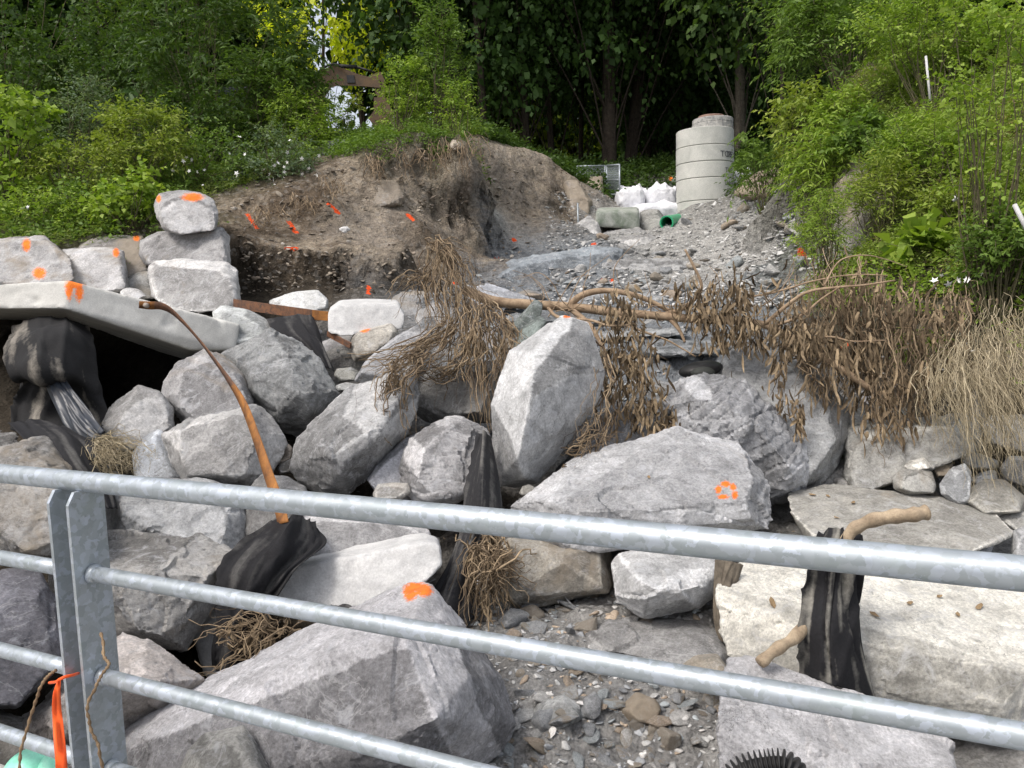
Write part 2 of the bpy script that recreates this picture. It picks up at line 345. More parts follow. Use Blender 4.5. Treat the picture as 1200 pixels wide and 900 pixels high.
def blur(A, n=1):
    for _ in range(n):
        A = A.copy(); A[1:-1] = (A[:-2]+2*A[1:-1]+A[2:])/4; A[:, 1:-1] = (A[:, :-2]+2*A[:, 1:-1]+A[:, 2:])/4
    return A
Z = blur(Z, 1); SH = blur(SH, 6); VG = blur(VG, 6)
for q in range(3): C[..., q] = blur(C[..., q], 3)
ny, nx = XX.shape
Q = np.stack([XX.ravel(), YY.ravel(), Z.ravel()], 1)
near = np.clip(1.2-np.abs(Q[:, 0])/60, 0, 1)
zd = .16*fbm(Q*1.1, 4, 1)*near+.06*fbm(Q*4.5, 4, 5)*near+.03*fbm(Q*11, 3, 8)*near
_, hh, _ = worley(Q*np.array([2.2, 3.5, 5.5]), 3)
zd += (hh-.5)*.10*near*(.4+SH.ravel()*1.2)
Zr = Z.ravel()+zd
st = .085; zz = Zr+.12*Q[:, 0]*.4; fr = zz/st-np.floor(zz/st)           # shale bedding: steps
Zr = Zr+SH.ravel()*((np.floor(zz/st)+np.clip(fr*3, 0, 1)**2)*st-zz)*.9
Z = Zr.reshape(ny, nx)
# sideways relief breaks up steep faces
gy, gx = np.gradient(Z); gx /= np.gradient(GX)[None, :]; gy /= np.gradient(GY)[:, None]
steep = np.clip((np.hypot(gx, gy)-.8)/2.5, 0, 1).ravel()
Q = np.stack([XX.ravel(), YY.ravel(), Zr], 1)
_, h5, _ = worley(Q*3.1, 51); _, h6, _ = worley(Q*7, 52); dark = np.clip((.09-C[..., 0].ravel())/.03, 0, 1)
side = (.42*fbm(Q*1.3, 4, 31)+.22*fbm(Q*4, 5, 35, .6)+.08*fbm(Q*13, 3, 37)+.22*(h5-.5)+.12*(h6-.5)-.32*dark)*steep
nrm = np.stack([-gx.ravel(), -gy.ravel(), np.zeros(gx.size)], 1); nrm /= np.linalg.norm(nrm, axis=1)[:, None]+1e-6
TV = Q+nrm*side[:, None]
i = np.arange(ny-1)[:, None]*nx+np.arange(nx-1)[None, :]
TF = np.stack([i, i+1, i+nx+1, i+nx], -1).reshape(-1, 4)
def ground_z(x, y):
    a = np.clip(np.searchsorted(GX, x)-1, 0, nx-2); b = np.clip(np.searchsorted(GY, y)-1, 0, ny-2)
    u = (x-GX[a])/(GX[a+1]-GX[a]); v = (y-GY[b])/(GY[b+1]-GY[b])
    return (1-u)*(1-v)*Z[b, a]+u*(1-v)*Z[b, a+1]+(1-u)*v*Z[b+1, a]+u*v*Z[b+1, a+1]
def hit(px, py, d0=2.5, d1=60, step=.04):
    """where the line of sight through a photo position first meets the ground"""
    ds = np.arange(d0, d1, step); dr = FwN+RtN*((px-600)/FPX)-UpN*((py-450)/FPX)
    p = CAMN+ds[:, None]*dr; zz = ground_z(p[:, 0], p[:, 1]); k = np.argmax(p[:, 2] < zz)
    if p[k, 2] >= zz[k]: return None
    return Vector(p[k]), ds[k]
def on_ground(px, d):
    """the ground point at photo column px and distance d"""
    p = P(px, 340, d); return Vector((p.x, p.y, float(ground_z(p.x, p.y))))
# orange survey dashes sprayed on the soil: two photo positions and a width in metres
MARKS = [(290,252,301,267,.05),(338,260,348,273,.05),(336,291,346,291,.055),(385,239,396,250,.05),(432,336,431,345,.05),(534,333,533,333,.06),
 (541,147,545,150,.10),(602,281,603,283,.07),(581,303,582,305,.06),(695,286,697,287,.06),(706,330,720,329,.06),(478,252,484,258,.05),(938,296,940,305,.08),
 (684,212,688,212,.1),(988,404,988,405,.07),(1018,440,1024,440,.06),(652,182,656,184,.06)]
def mat_ground():
    k = NB('earth'); base = k.attr('col'); sh = k.attr('shale', 'Fac')
    big = k.noise(1.2, 6, .6, dist=.5); mid = k.noise(9, 8, .7); fin = k.noise(48, 6, .7)
    soil = k.math('MULTIPLY', k.ramp(k.math('SUBTRACT', k.attr('soil', 'Fac'), 0.), (.3, 0.), (.7, 1.)), k.ramp(k.noise(1.5, 8, .72, dist=.8), (.47, 0.), (.60, .8)))
    base = k.mix(soil, base, (.38, .32, .245))
    c = k.mix(1., base, k.ramp(big, (.3, .7), (.7, 1.25)), 'MULTIPLY')
    c = k.mix(1., c, k.ramp(mid, (.25, .55), (.5, 1.), (.75, 1.5)), 'MULTIPLY')
    c = k.mix(1., c, k.ramp(fin, (.3, .6), (.7, 1.4)), 'MULTIPLY')
    sb = k.n('ShaderNodeSeparateColor'); k.l(base, sb.inputs[0]); sepb = sb.outputs[0]; cell = k.vor(17, out='Color'); sp = k.n('ShaderNodeSeparateColor'); k.l(cell, sp.inputs[0])
    c = k.mix(k.ramp(k.math('MULTIPLY', sp.outputs[0], k.ramp(sepb, (.02, 0.), (.07, 1.))), (.80, 0.), (.86, .45)), c, k.mix(.5, base, (.42, .40, .37)))
    c = k.mix(k.math('MULTIPLY', sh, k.ramp(k.noise(3, 6, .6, k.scaled((1, 1, 9))), (.45, 0.), (.6, .7))), c, (.27, .29, .31))
    for a, b, a2, b2, wd in MARKS:
        wd *= .68
        h0, h1 = hit(a, b, 6), hit(a2, b2, 6)
        if not h0: continue
        A = h0[0]; B = h1[0] if h1 and (h1[0]-A).length < .8 else A+Vector((.02, 0, 0)); v = B-A; L2 = max(v.length_squared, 1e-5)
        pa = k.vmath('SUBTRACT', k.co, tuple(A)).outputs[0]
        t = k.math('DIVIDE', k.vmath('DOT_PRODUCT', pa, tuple(v)).outputs['Value'], L2); t.node.use_clamp = True
        q = k.vmath('SCALE', tuple(v)); k.l(t, q.inputs[3])
        ds = k.vmath('LENGTH', k.vmath('SUBTRACT', pa, q.outputs[0]).outputs[0]).outputs['Value']
        ds = k.math('ADD', ds, k.math('MULTIPLY', k.math('SUBTRACT', k.noise(26, 3), .5), wd*2))
        c = k.mix(k.ramp(k.math('DIVIDE', ds, wd*2), (.42, 1.), (.6, 0.)), c, (1., .12, .03))
    n1 = k.bump(k.noise(7, 12, .75), 1., .10); n2 = k.bump(k.vor(9), .7, .07, n1); n2 = k.bump(k.vor(26), .6, .03, n2); k.bump(k.noise(70, 6, .7), .7, .012, n2)
    return k.fin(c, .95, 0, .15)
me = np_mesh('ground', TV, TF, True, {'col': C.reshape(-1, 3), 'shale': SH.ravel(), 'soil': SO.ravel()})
tag(mesh_obj('ground', me, mat_ground()), 'gullied earth, shale and gravel ravine floor between two banks', kind='structure')
# ---------------------------------------------------------------- boulders
GW = 'stones of the left retaining wall'
GREY, PALE, BLUE, DARK, TAN = (.38,.38,.385), (.50,.50,.485), (.40,.42,.45), (.17,.17,.19), (.36,.33,.29)
VX = .026
def paint_attr(V, N, paint):
    a = np.zeros(len(V))
    if paint:
        x, y, d = project(V); face = ((V-CAMN)*N).sum(1) < .1
        for (u, v, ru, rv) in paint:
            a = np.maximum(a, np.clip(1.25-.75*np.hypot((x-u)/ru, (y-v)/rv), 0, 1)*face)
    return a
def remesh(name, bm, vox, smooth=2, chips=0, seed=0):
    rnd = random.Random(seed)
    bmesh.ops.convex_hull(bm, input=bm.verts)
    bmesh.ops.delete(bm, geom=[v for v in bm.verts if not v.link_faces], context='VERTS')
    c = sum((v.co for v in bm.verts), Vector())/len(bm.verts)
    for _ in range(chips):            # slice small chips off the corners
        v = rnd.choice(bm.verts[:]); n = (v.co-c); L = n.length; n = (n.normalized()+Vector((rnd.uniform(-.5, .5), rnd.uniform(-1.4, -.1), rnd.uniform(-.5, .5)))*.9).normalized()
        far = max((q.co-c).dot(n) for q in bm.verts)
        if far < .2*L: continue
        p = c+n*(far*rnd.uniform(.86, .95))
        r = bmesh.ops.bisect_plane(bm, geom=bm.verts[:]+bm.edges[:]+bm.faces[:], plane_co=p, plane_no=n, clear_outer=True)
        bmesh.ops.contextual_create(bm, geom=[g for g in r['geom_cut'] if isinstance(g, bmesh.types.BMEdge)])
    bmesh.ops.convex_hull(bm, input=bm.verts)
    bmesh.ops.delete(bm, geom=[v for v in bm.verts if not v.link_faces], context='VERTS')
    me = bpy.data.meshes.new(name+'_tmp'); bm.to_mesh(me); bm.free()
    o = bpy.data.objects.new('tmp', me); COL.objects.link(o)
    md = o.modifiers.new('r', 'REMESH'); md.mode = 'VOXEL'; md.voxel_size = vox
    if smooth: s = o.modifiers.new('s', 'SMOOTH'); s.factor = .5; s.iterations = smooth
    dg = bpy.context.evaluated_depsgraph_get(); out = bpy.data.meshes.new_from_object(o.evaluated_get(dg))
    bpy.data.objects.remove(o); bpy.data.meshes.remove(me); return out
def facets(Q, s):
    """cells with a flat tilted face each: broken stone"""
    _, h, D = worley(Q, s)
    k = (h*1e6).astype(np.int64); g = np.stack([hash3(k, k*0+i, k*0, s) for i in range(3)], 1)-.5
    return (D*g).sum(1)*2+(h-.5)*.35
def roughen(me, amp, seed, strata=0, scale=1., sdir=(.1, .2, 1.)):
    V = get_V(me); N = get_N(me); Q = V*scale+seed*3.1
    d = amp*.2*fbm(Q*1.6, 3, seed)
    wq = Q+.08*np.stack([fbm(Q*3, 2, i) for i in (3, 4, 5)], 1)
    d += amp*.75*facets(wq*2.1, seed)+amp*.40*facets(wq*5.3, seed+4)+amp*.2*facets(wq*13, seed+8)
    rd = np.abs(fbm(Q*3.2, 5, seed+5, .6)); d -= amp*.5*np.clip(.09-rd, 0, 1)*6
    d += amp*.16*fbm(Q*22, 3, seed+7)
    if strata:
        sv = np.array(sdir)/np.linalg.norm(sdir); t = Q@sv*11+1.6*fbm(Q*1.4, 3, seed+11); f = t-np.floor(t)
        d += strata*amp*(hash3(np.floor(t).astype(int), np.zeros(len(t), int), np.zeros(len(t), int), seed)-.5 - .4*(f < .15))
    V += N*d[:, None]
    me.vertices.foreach_set('co', V.astype(np.float32).ravel()); me.update()
    return V
def simplify(ol, tol):
    """keep only the corners of a closed outline (Douglas-Peucker)"""
    def dp(p):
        if len(p) < 3: return [tuple(p[0])]
        a, b = p[0], p[-1]; v = b-a; L = np.hypot(*v)+1e-9; d = np.abs((p[:, 0]-a[0])*v[1]-(p[:, 1]-a[1])*v[0])/L; i = int(d.argmax())
        return [tuple(a)] if d[i] < tol else dp(p[:i+1])+dp(p[i:])
    i0 = int(np.hypot(*(ol-ol.mean(0)).T).argmax()); p = np.roll(ol, -i0, 0); i1 = int(np.hypot(*(p-p[0]).T).argmax())
    return np.array(dp(p[:i1+1])+dp(np.vstack([p[i1:], p[:1]])))
def rock(label, outline, d, t=None, front=None, tone=GREY, tan=.3, amp=.045, strata=0, chips=3, tilt=.45, vox=None, name='boulder', group=None, cat='boulder', paint=None, mat=None, depths=None, smooth=0, back=1., sdir=(.1,.2,1.)):
    """a boulder whose outline is read off the photograph and which gets its own distance d, thickness t (metres) and front ridge points"""
    ol = np.array(outline, float); c = ol.mean(0); ol = c+(ol-c)*(1.09 if group == GW else 1.055);
    if not depths: ol = simplify(ol, .034*max(np.ptp(ol[:, 0]), np.ptp(ol[:, 1])))
    wpx, hpx = np.ptp(ol[:, 0]), np.ptp(ol[:, 1]); mpp = d/FPX
    if t is None: t = .75*min(wpx, hpx*1.3)*mpp+.15*max(wpx, hpx)*mpp
    seed = int(abs(ol[0, 0]*7+ol[0, 1]*13)) % 9973; rnd = random.Random(seed)
    y0, y1 = ol[:, 1].min(), ol[:, 1].max(); bm = bmesh.new()
    def dep(y): return d+tilt*t*(.55-(y-y0)/(y1-y0))
    for n_, (x, y) in enumerate(ol):
        bm.verts.new(P(x, y, depths[n_] if depths else dep(y)))
    if front is None:                      # one broad flat face, chamfered towards the outline
        front = []; tx_, ty_ = rnd.uniform(-.22, .22), rnd.uniform(.05, .30); sx_, sy_ = rnd.uniform(-.09, .09), rnd.uniform(.0, .10); q0 = rnd.randrange(2)
        for n_ in range(len(ol)):
            q = ol[n_]-c; k_ = rnd.uniform(.60, .86) if group != GW else rnd.uniform(.80, .93); fx, fy = c[0]+q[0]*k_+sx_*wpx, c[1]+q[1]*k_+sy_*hpx
            front.append((fx, fy, -t*(.34+tx_*(fx-c[0])/wpx*2+ty_*(fy-c[1])/hpx)))
    for (x, y, dd) in front: bm.verts.new(P(x, y, dep(y)+dd))
    for n_ in range(0, len(ol), 2):
        q = c+(ol[n_]-c)*rnd.uniform(.62, .85); bm.verts.new(P(q[0], q[1]+hpx*.04, dep(q[1])+t*back*rnd.uniform(.45, .75)))
    vox = vox or max(.016, d*.0031)
    me = remesh(name, bm, vox, smooth, chips, seed); N0 = get_N(me); k0 = np.floor(N0*1.9+.5).astype(int); fa = hash3(k0[:, 0], k0[:, 1], k0[:, 2], seed)
    if name == 'two_tone_boulder':          # paler tone along the crest and on the right shoulder, darker between
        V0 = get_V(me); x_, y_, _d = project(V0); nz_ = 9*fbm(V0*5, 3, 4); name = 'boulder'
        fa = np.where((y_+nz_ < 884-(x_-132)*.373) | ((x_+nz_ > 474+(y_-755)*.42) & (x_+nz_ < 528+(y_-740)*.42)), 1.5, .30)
    V = roughen(me, amp*.72*min(1, (wpx*mpp)/.9), seed, strata, sdir=sdir)
    N = get_N(me); a = paint_attr(V, N, paint)
    at = me.attributes.new('paint', 'FLOAT', 'POINT'); at.data.foreach_set('value', a.astype(np.float32))
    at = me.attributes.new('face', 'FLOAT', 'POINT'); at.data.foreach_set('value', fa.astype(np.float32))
    o0 = V.mean(0); me.vertices.foreach_set('co', (V-o0).astype(np.float32).ravel()); me.name = name; me.update()
    me.polygons.foreach_set('use_smooth', np.ones(len(me.polygons), bool))
    try: me.set_sharp_from_angle(angle=R(30))
    except Exception: pass
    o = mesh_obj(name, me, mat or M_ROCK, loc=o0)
    sc_ = rnd.uniform(.92, 1.08); tn = [tone[0]*sc_*1.0, tone[1]*sc_*.99, tone[2]*sc_*.975]; o.color = (*tn, tan)
    return tag(o, label, cat, group)
GW, GP, GF = 'stones of the left retaining wall', 'boulders tumbled in the washout', 'boulders in the foreground'

rock('grey boulder with orange paint on its crown, topmost on the left stone wall', [(183,240),(188,228),(213,224),(233,227),(248,235),(252,250),(250,268),(230,271),(210,273),(193,267),(186,255)], 10.6, tan=.4, amp=.03, chips=1, group=GW, paint=[(226,231,13,5),(186,233,3,5)])
rock('broad tan wall stone right under the topmost boulder', [(167,282),(187,274),(213,273),(257,268),(265,280),(266,307),(233,312),(187,312),(173,310),(166,297)], 10.6, tan=.5, amp=.035, strata=.4, chips=1, group=GW)
rock('light grey angular boulder in front of the wall, behind the tilted concrete slab', [(177,313),(187,307),(213,305),(263,308),(275,317),(278,350),(267,357),(233,362),(200,357),(180,347)], 9.9, tone=(.46,.46,.46), tan=.35, amp=.04, chips=1, group=GW)
rock('flat brown wall stone at the left end with two orange paint marks', [(-25,282),(0,279),(50,279),(64,290),(77,300),(80,325),(60,334),(-25,334)], 10.3, tan=.5, amp=.03, strata=.4, chips=1, group=GW, paint=[(31,287,5,8),(46,320,8,7)])
rock('brown wall stone second from the left end with one orange paint dash', [(76,293),(100,290),(133,291),(144,297),(149,320),(150,337),(123,344),(80,336)], 10.3, tan=.45, amp=.03, strata=.3, chips=1, group=GW, paint=[(136,296,4,6)])
rock('dark brown wall stone set back above and between its neighbours', [(95,290),(117,278),(147,275),(167,277),(174,297),(177,320),(150,326),(138,313),(110,298)], 10.9, tone=(.26,.25,.24), tan=.6, amp=.03, chips=1, group=GW, paint=[(160,279,4,4)])
rock('small dark wall stone low behind the tilted slab', [(147,327),(160,320),(177,318),(183,348),(160,352),(146,342)], 10.4, tone=(.24,.24,.23), tan=.5, amp=.02, chips=1, group=GW)
rock('small pale stone lying on the slab edge below the wall', [(141,341),(150,337),(163,339),(171,346),(158,353),(143,350)], 9.8, tone=(.5,.5,.5), amp=.02, group=GW, chips=2)
# --- upper pile
rock('smooth pale rock leaning behind the right end of the tilted slab', [(250,366),(262,358),(290,363),(312,374),(325,390),(310,402),(283,408),(262,400),(254,385)], 8.6, tone=(.40,.42,.42), tan=.15, amp=.02, group=GP)
rock('large dark grey boulder with a white scuffed crest right of the rusty strap', [(258,418),(288,398),(317,388),(335,397),(352,402),(374,420),(390,447),(395,462),(385,485),(365,498),(352,512),(330,508),(305,492),(286,470),(266,442)], 7.6, t=1.0, front=[(318,400,-.12),(285,425,-.3),(340,430,-.5),(300,455,-.5),(368,450,-.4),(345,480,-.55)], tone=(.27,.28,.285), tan=.12, amp=.05, chips=7, group=GP)
rock('light boulder behind the upper half of the rusty strap', [(190,453),(198,432),(215,420),(240,410),(262,420),(282,440),(295,470),(290,490),(265,492),(235,500),(215,497),(202,478),(191,464)], 7.3, tan=.45, tone=(.38,.38,.39), amp=.045, group=GP)
rock('grey wedge boulder at the mouth of the dark hollow', [(118,500),(133,475),(160,452),(187,460),(202,480),(204,503),(190,510),(173,514),(148,530),(124,516)], 7.0, tone=(.36,.36,.36), tan=.3, strata=.5, amp=.04, group=GP)
rock('pale blocky boulder behind the rusty strap just above the top rail', [(193,510),(207,500),(233,497),(236,487),(260,483),(290,483),(307,475),(320,490),(330,505),(337,520),(327,540),(317,555),(293,570),(267,565),(217,566),(200,542)], 6.5, tone=(.42,.42,.42), tan=.25, amp=.045, group=GP)
rock('smooth bluish white block wedged left of the pale blocky boulder', [(156,532),(167,513),(187,504),(197,512),(205,540),(218,566),(190,580),(160,568)], 6.7, tone=(.48,.51,.55), tan=0., amp=.012, chips=3, group=GP, mat=None)
rock('oval speckled grey rock lying on the rusty bar', [(313,353),(325,349),(345,342),(372,340),(383,350),(383,362),(360,367),(325,364)], 9.5, tone=(.48,.49,.49), tan=.1, amp=.02, chips=2, group=GP)
rock('tan rock with orange paint in front of the white concrete block', [(412,397),(420,386),(440,380),(457,378),(468,388),(464,402),(440,420),(416,424),(410,408)], 8.3, tone=(.44,.42,.38), tan=.55, amp=.02, group=GP, paint=[(427,384,7,6)])
rock('long grey boulder leaning right, hung with dry roots at its top', [(343,527),(350,512),(383,483),(413,453),(440,443),(467,438),(487,430),(490,465),(472,510),(457,532),(437,552),(410,576),(373,576),(353,562),(343,547)], 6.5, t=1.0, front=[(400,485,-.25),(450,462,-.25),(395,540,-.5),(440,510,-.5),(370,520,-.3)], tone=(.34,.345,.35), tan=.2, amp=.045, group=GP)
rock('slanted grey rock above the long leaning boulder', [(418,445),(430,423),(460,397),(487,383),(507,390),(503,405),(487,425),(480,442),(450,452)], 7.3, tone=(.40,.41,.43), tan=.1, amp=.03, group=GP)
rock('broad dull boulder under the hanging root mass', [(483,440),(500,433),(540,430),(587,423),(595,430),(585,470),(577,495),(533,493),(500,495),(486,482)], 7.2, tone=(.27,.27,.265), tan=.45, strata=.4, amp=.035, group=GP)
rock('creased grey boulder left of the tall standing slab', [(470,545),(483,513),(500,497),(520,487),(543,490),(570,503),(579,523),(575,552),(552,572),(533,587),(487,585),(474,570)], 6.2, tone=(.36,.36,.37), tan=.3, strata=.5, amp=.05, group=GP)
rock('low bluish rock between the long boulder and the creased boulder', [(432,560),(443,543),(475,515),(492,508),(490,560),(480,585),(445,580)], 6.4, tone=(.33,.34,.37), tan=.15, amp=.03, group=GP)
rock('small pale stone resting just above the top rail in mid picture', [(437,578),(443,567),(463,565),(478,566),(482,577),(470,586),(440,586)], 5.9, t=.16, tone=(.44,.43,.41), tan=.4, amp=.02, chips=3, group=GP)
rock('tall standing slab of pale limestone with a worn ridge', [(578,473),(587,440),(597,413),(627,387),(657,374),(673,371),(688,377),(700,397),(706,440),(697,473),(670,520),(653,543),(627,567),(603,572),(583,563),(577,543)], 6.3, t=.8, front=[(650,378,-.05),(630,415,-.42),(618,470,-.55),(606,535,-.5),(612,558,-.3),(668,440,-.3),(645,500,-.32)], tone=(.50,.51,.52), tan=0., amp=.022, chips=4, tilt=.35, group=GP, paint=[(664,371,5,2)])
rock('green grey broken slab sticking up behind the standing slab', [(596,385),(627,350),(636,356),(632,370),(612,384),(600,396)], 7.3, t=.35, tone=(.19,.22,.21), tan=0., amp=.015, chips=2, group=GP)
rock('lower green grey broken slab right behind the standing slab', [(598,412),(612,383),(636,368),(644,374),(625,395),(605,425)], 6.9, t=.3, tone=(.18,.21,.20), tan=0., amp=.015, chips=2, group=GP)
rock('wide flat boulder with an orange paint ring on its right end', [(596,597),(633,563),(677,537),(727,520),(793,503),(827,503),(860,520),(882,550),(894,562),(898,597),(895,619),(830,628),(700,645),(610,630)], 5.7, t=1.3, tilt=.75, front=[(640,600,-.35),(720,606,-.42),(800,585,-.40),(880,565,-.33),(700,560,-.15),(800,520,-.1),(870,600,-.40)], tone=(.54,.55,.57), tan=.28, strata=.5, amp=.04, chips=6, group=GP, paint=[(842,574,4,5),(850,567,6,4),(859,571,4,5),(861,580,4,5),(848,582,7,3)])
rock('tan block with cracked face beneath the wide flat boulder', [(578,640),(600,622),(700,622),(716,650),(718,680),(713,694),(693,702),(607,712),(585,690)], 5.55, t=.7, front=[(600,640,-.3),(700,640,-.3),(705,690,-.25),(600,700,-.2),(650,650,-.38)], tone=(.38,.36,.32), tan=.5, amp=.03, group=GP)
rock('wavy banded boulder behind the wide flat boulder', [(781,470),(786,452),(840,440),(872,445),(920,490),(940,515),(943,560),(935,582),(915,592),(895,588),(870,560),(840,525),(800,505)], 6.5, t=1.0, front=[(830,465,-.3),(890,500,-.45),(925,545,-.35),(860,480,-.3)], tone=(.38,.39,.41), tan=.12, strata=.8, amp=.05, sdir=(-.75,.1,1.), group=GP)
rock('big rounded grey boulder under the drooping dead leaves', [(838,447),(850,418),(880,408),(910,408),(942,418),(965,440),(990,470),(992,510),(985,540),(970,563),(945,570),(920,540),(880,490)], 7.0, t=1.1, tone=(.36,.37,.375), tan=.18, amp=.045, group=GP)
rock('shaded rock in the gap right of the standing slab', [(630,575),(650,545),(680,515),(715,480),(748,470),(790,480),(805,505),(727,525),(677,545),(640,585)], 6.75, tone=(.30,.31,.33), tan=.2, amp=.04, strata=.5, group=GP)
rock('pale angular block below the dry brush at right', [(987,543),(997,500),(1020,492),(1087,488),(1133,484),(1147,500),(1148,527),(1120,535),(1090,545),(1060,542),(1047,560),(1020,576),(1000,571),(990,557)], 6.8, t=.8, tone=(.44,.44,.42), tan=.35, amp=.045, group=GP)
rock('flat pale slab lying behind the top rail at right', [(928,580),(943,571),(973,568),(1013,575),(1047,577),(1100,583),(1163,603),(1186,618),(1188,628),(1163,638),(1133,648),(1083,650),(1013,652),(943,650),(934,620)], 5.75, t=.9, tilt=1.4, front=[(940,622,-.05),(1010,634,-.08),(1090,636,-.08),(1160,622,-.03)], tone=(.56,.55,.51), tan=.25, amp=.015, chips=4, group=GP, smooth=0)
for lb, ol, d, tn, ta in [
 ('small pale stone nearest the pale angular block', [(1046,562),(1053,552),(1077,548),(1091,553),(1098,567),(1093,578),(1063,580),(1048,573)], 6.3, (.44,.44,.42), .35),
 ('upright bluish stone in the row of small stones at right', [(1101,567),(1113,550),(1130,543),(1138,553),(1136,588),(1120,594),(1103,578)], 6.2, (.44,.46,.48), .1),
 ('round pale stone right of the upright bluish stone', [(1132,588),(1137,573),(1153,562),(1177,563),(1201,583),(1199,600),(1153,604)], 6.1, (.46,.45,.41), .3),
 ('small grey stone behind the round pale stone', [(1136,562),(1150,553),(1166,550),(1170,561),(1152,570)], 6.6, (.42,.43,.44), .1),
 ('flat grey stone above the row of small stones', [(1122,535),(1137,527),(1170,540),(1170,549),(1133,549)], 6.9, (.42,.43,.43), .1),
 ('cut grey stone at the right edge of the picture', [(1186,650),(1188,622),(1215,612),(1225,655),(1200,668)], 5.6, (.38,.39,.40), .1),
 ('small bluish stone on the right end of the flat pale slab', [(1136,630),(1140,625),(1160,624),(1164,640),(1160,650),(1138,650)], 5.55, (.42,.44,.48), .1),
 ('little white stone perched on the pale angular block', [(1059,546),(1066,540),(1083,536),(1092,548),(1066,554)], 6.4, (.55,.54,.50), .2),
 ('brown stone half buried beside the little white stone', [(1092,548),(1103,540),(1116,543),(1118,556),(1098,560)], 6.5, (.34,.30,.26), .7),
 ('thin flat slab under the hanging dead leaves', [(1019,484),(1027,476),(1058,473),(1066,486),(1040,492)], 7.1, (.33,.35,.34), .1),
 ('dull stone in the shade of the dry grass clump', [(1150,500),(1160,488),(1200,486),(1215,510),(1200,530),(1156,520)], 7.1, (.36,.35,.33), .4),
 ('grey stone below the dry grass at the right edge', [(1172,548),(1182,535),(1215,535),(1225,560),(1200,570),(1178,562)], 6.6, (.38,.38,.37), .2),
 ('pale stone in front of the flat slab end at right edge', [(1170,607),(1182,598),(1215,600),(1215,622),(1190,625)], 5.95, (.45,.45,.43), .2),
 ('slim dark stone left of the tall standing slab foot', [(608,578),(612,570),(622,566),(629,571),(626,579),(612,581)], 5.9, (.40,.39,.36), .4),
 ('round brown stone under the dark boulder', [(318,533),(322,522),(334,518),(342,524),(342,538),(330,545),(320,542)], 6.7, (.34,.30,.26), .6),
 ('grey stone below the round brown stone', [(325,548),(330,542),(344,536),(350,545),(340,554),(328,556)], 6.6, (.36,.35,.33), .3),
 ('dark stone beneath the orange marked tan rock', [(391,440),(395,432),(412,430),(421,436),(418,446),(398,448)], 7.9, (.28,.28,.26), .4),
 ('thin pale stone under the dark stone', [(393,452),(405,448),(420,450),(416,457),(396,458)], 7.6, (.40,.41,.41), .1)]:
    rock(lb, ol, d, tone=tn, tan=ta, amp=.025, chips=3, group='small stones between the boulders', name='stone', cat='stone', vox=.014)
# --- behind the rail, left
rock('wide grey boulder right below the top rail', [(128,578),(160,562),(230,562),(280,572),(287,600),(287,625),(283,648),(253,636),(233,630),(130,630),(125,605)], 5.9, t=.8, tone=(.35,.36,.37), tan=.3, amp=.045, group=GF)
rock('dark boulder behind the foot of the rusty strap', [(284,582),(307,557),(335,560),(357,572),(361,592),(350,625),(310,645),(290,650),(282,620)], 5.95, t=.6, tone=(.28,.28,.28), tan=.3, amp=.04, group=GF)
rock('white dusty rock behind the concrete kerb pieces', [(335,615),(365,603),(400,602),(460,608),(500,622),(505,640),(440,660),(350,655)], 5.6, t=.6, tone=(.50,.50,.51), tan=.1, amp=.025, group=GF)
rock('large rough brown boulder right of the railing post', [(60,650),(105,629),(150,625),(233,628),(253,634),(283,652),(272,662),(240,675),(230,705),(232,730),(215,762),(170,760),(110,748),(62,720)], 4.9, t=1.0, front=[(120,640,-.1),(230,640,-.1),(215,690,-.42),(130,700,-.5),(170,735,-.4),(180,665,-.4)], tone=(.36,.355,.345), tan=.42, amp=.045, chips=7, group=GF)
rock('tall pitted brown boulder at the left edge behind the top rail', [(-45,545),(0,533),(20,515),(43,509),(57,515),(78,547),(107,583),(124,613),(121,626),(60,655),(10,655),(-45,640)], 5.0, t=.9, tone=(.38,.37,.355), tan=.45, amp=.045, chips=6, group=GF)
rock('dark purplish boulder low at the left edge', [(-50,672),(20,667),(50,676),(66,720),(70,775),(50,800),(20,825),(-50,830)], 4.3, t=.8, tone=(.19,.19,.215), tan=.05, amp=.05, chips=7, group=GF)
rock('pinkish grey boulder behind the foot of the post', [(8,862),(62,805),(120,757),(143,743),(173,750),(200,767),(236,797),(220,818),(173,845),(130,870),(60,895),(20,890)], 4.15, t=.7, front=[(60,830,-.2),(130,790,-.35),(170,800,-.35),(110,840,-.35)], tone=(.43,.40,.385), tan=.45, amp=.035, group=GF)
rock('grey brown rock at the bottom left corner beneath the pinkish boulder', [(-40,835),(0,832),(30,845),(60,880),(80,930),(-40,930)], 4.0, t=.5, tone=(.24,.23,.215), tan=.4, amp=.04, group=GF)
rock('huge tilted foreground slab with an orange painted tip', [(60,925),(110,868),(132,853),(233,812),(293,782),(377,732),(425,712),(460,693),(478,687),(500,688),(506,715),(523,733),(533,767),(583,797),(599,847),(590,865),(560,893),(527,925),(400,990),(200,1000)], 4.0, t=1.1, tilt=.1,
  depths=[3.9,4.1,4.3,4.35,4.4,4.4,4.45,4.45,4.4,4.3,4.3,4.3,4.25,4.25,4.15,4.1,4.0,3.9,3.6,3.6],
  front=[(220,853,-.30),(300,812,-.34),(395,760,-.36),(474,752,-.46),(514,842,-.68),(440,876,-.66),(330,930,-.5),(200,930,-.4),(548,792,-.34)], tone=(.29,.29,.305), tan=.2, amp=.034, chips=0, strata=.3, sdir=(.5,-.3,.8), group=GF, name='two_tone_boulder', paint=[(480,694,9,11),(497,692,11,8),(487,688,14,7)])
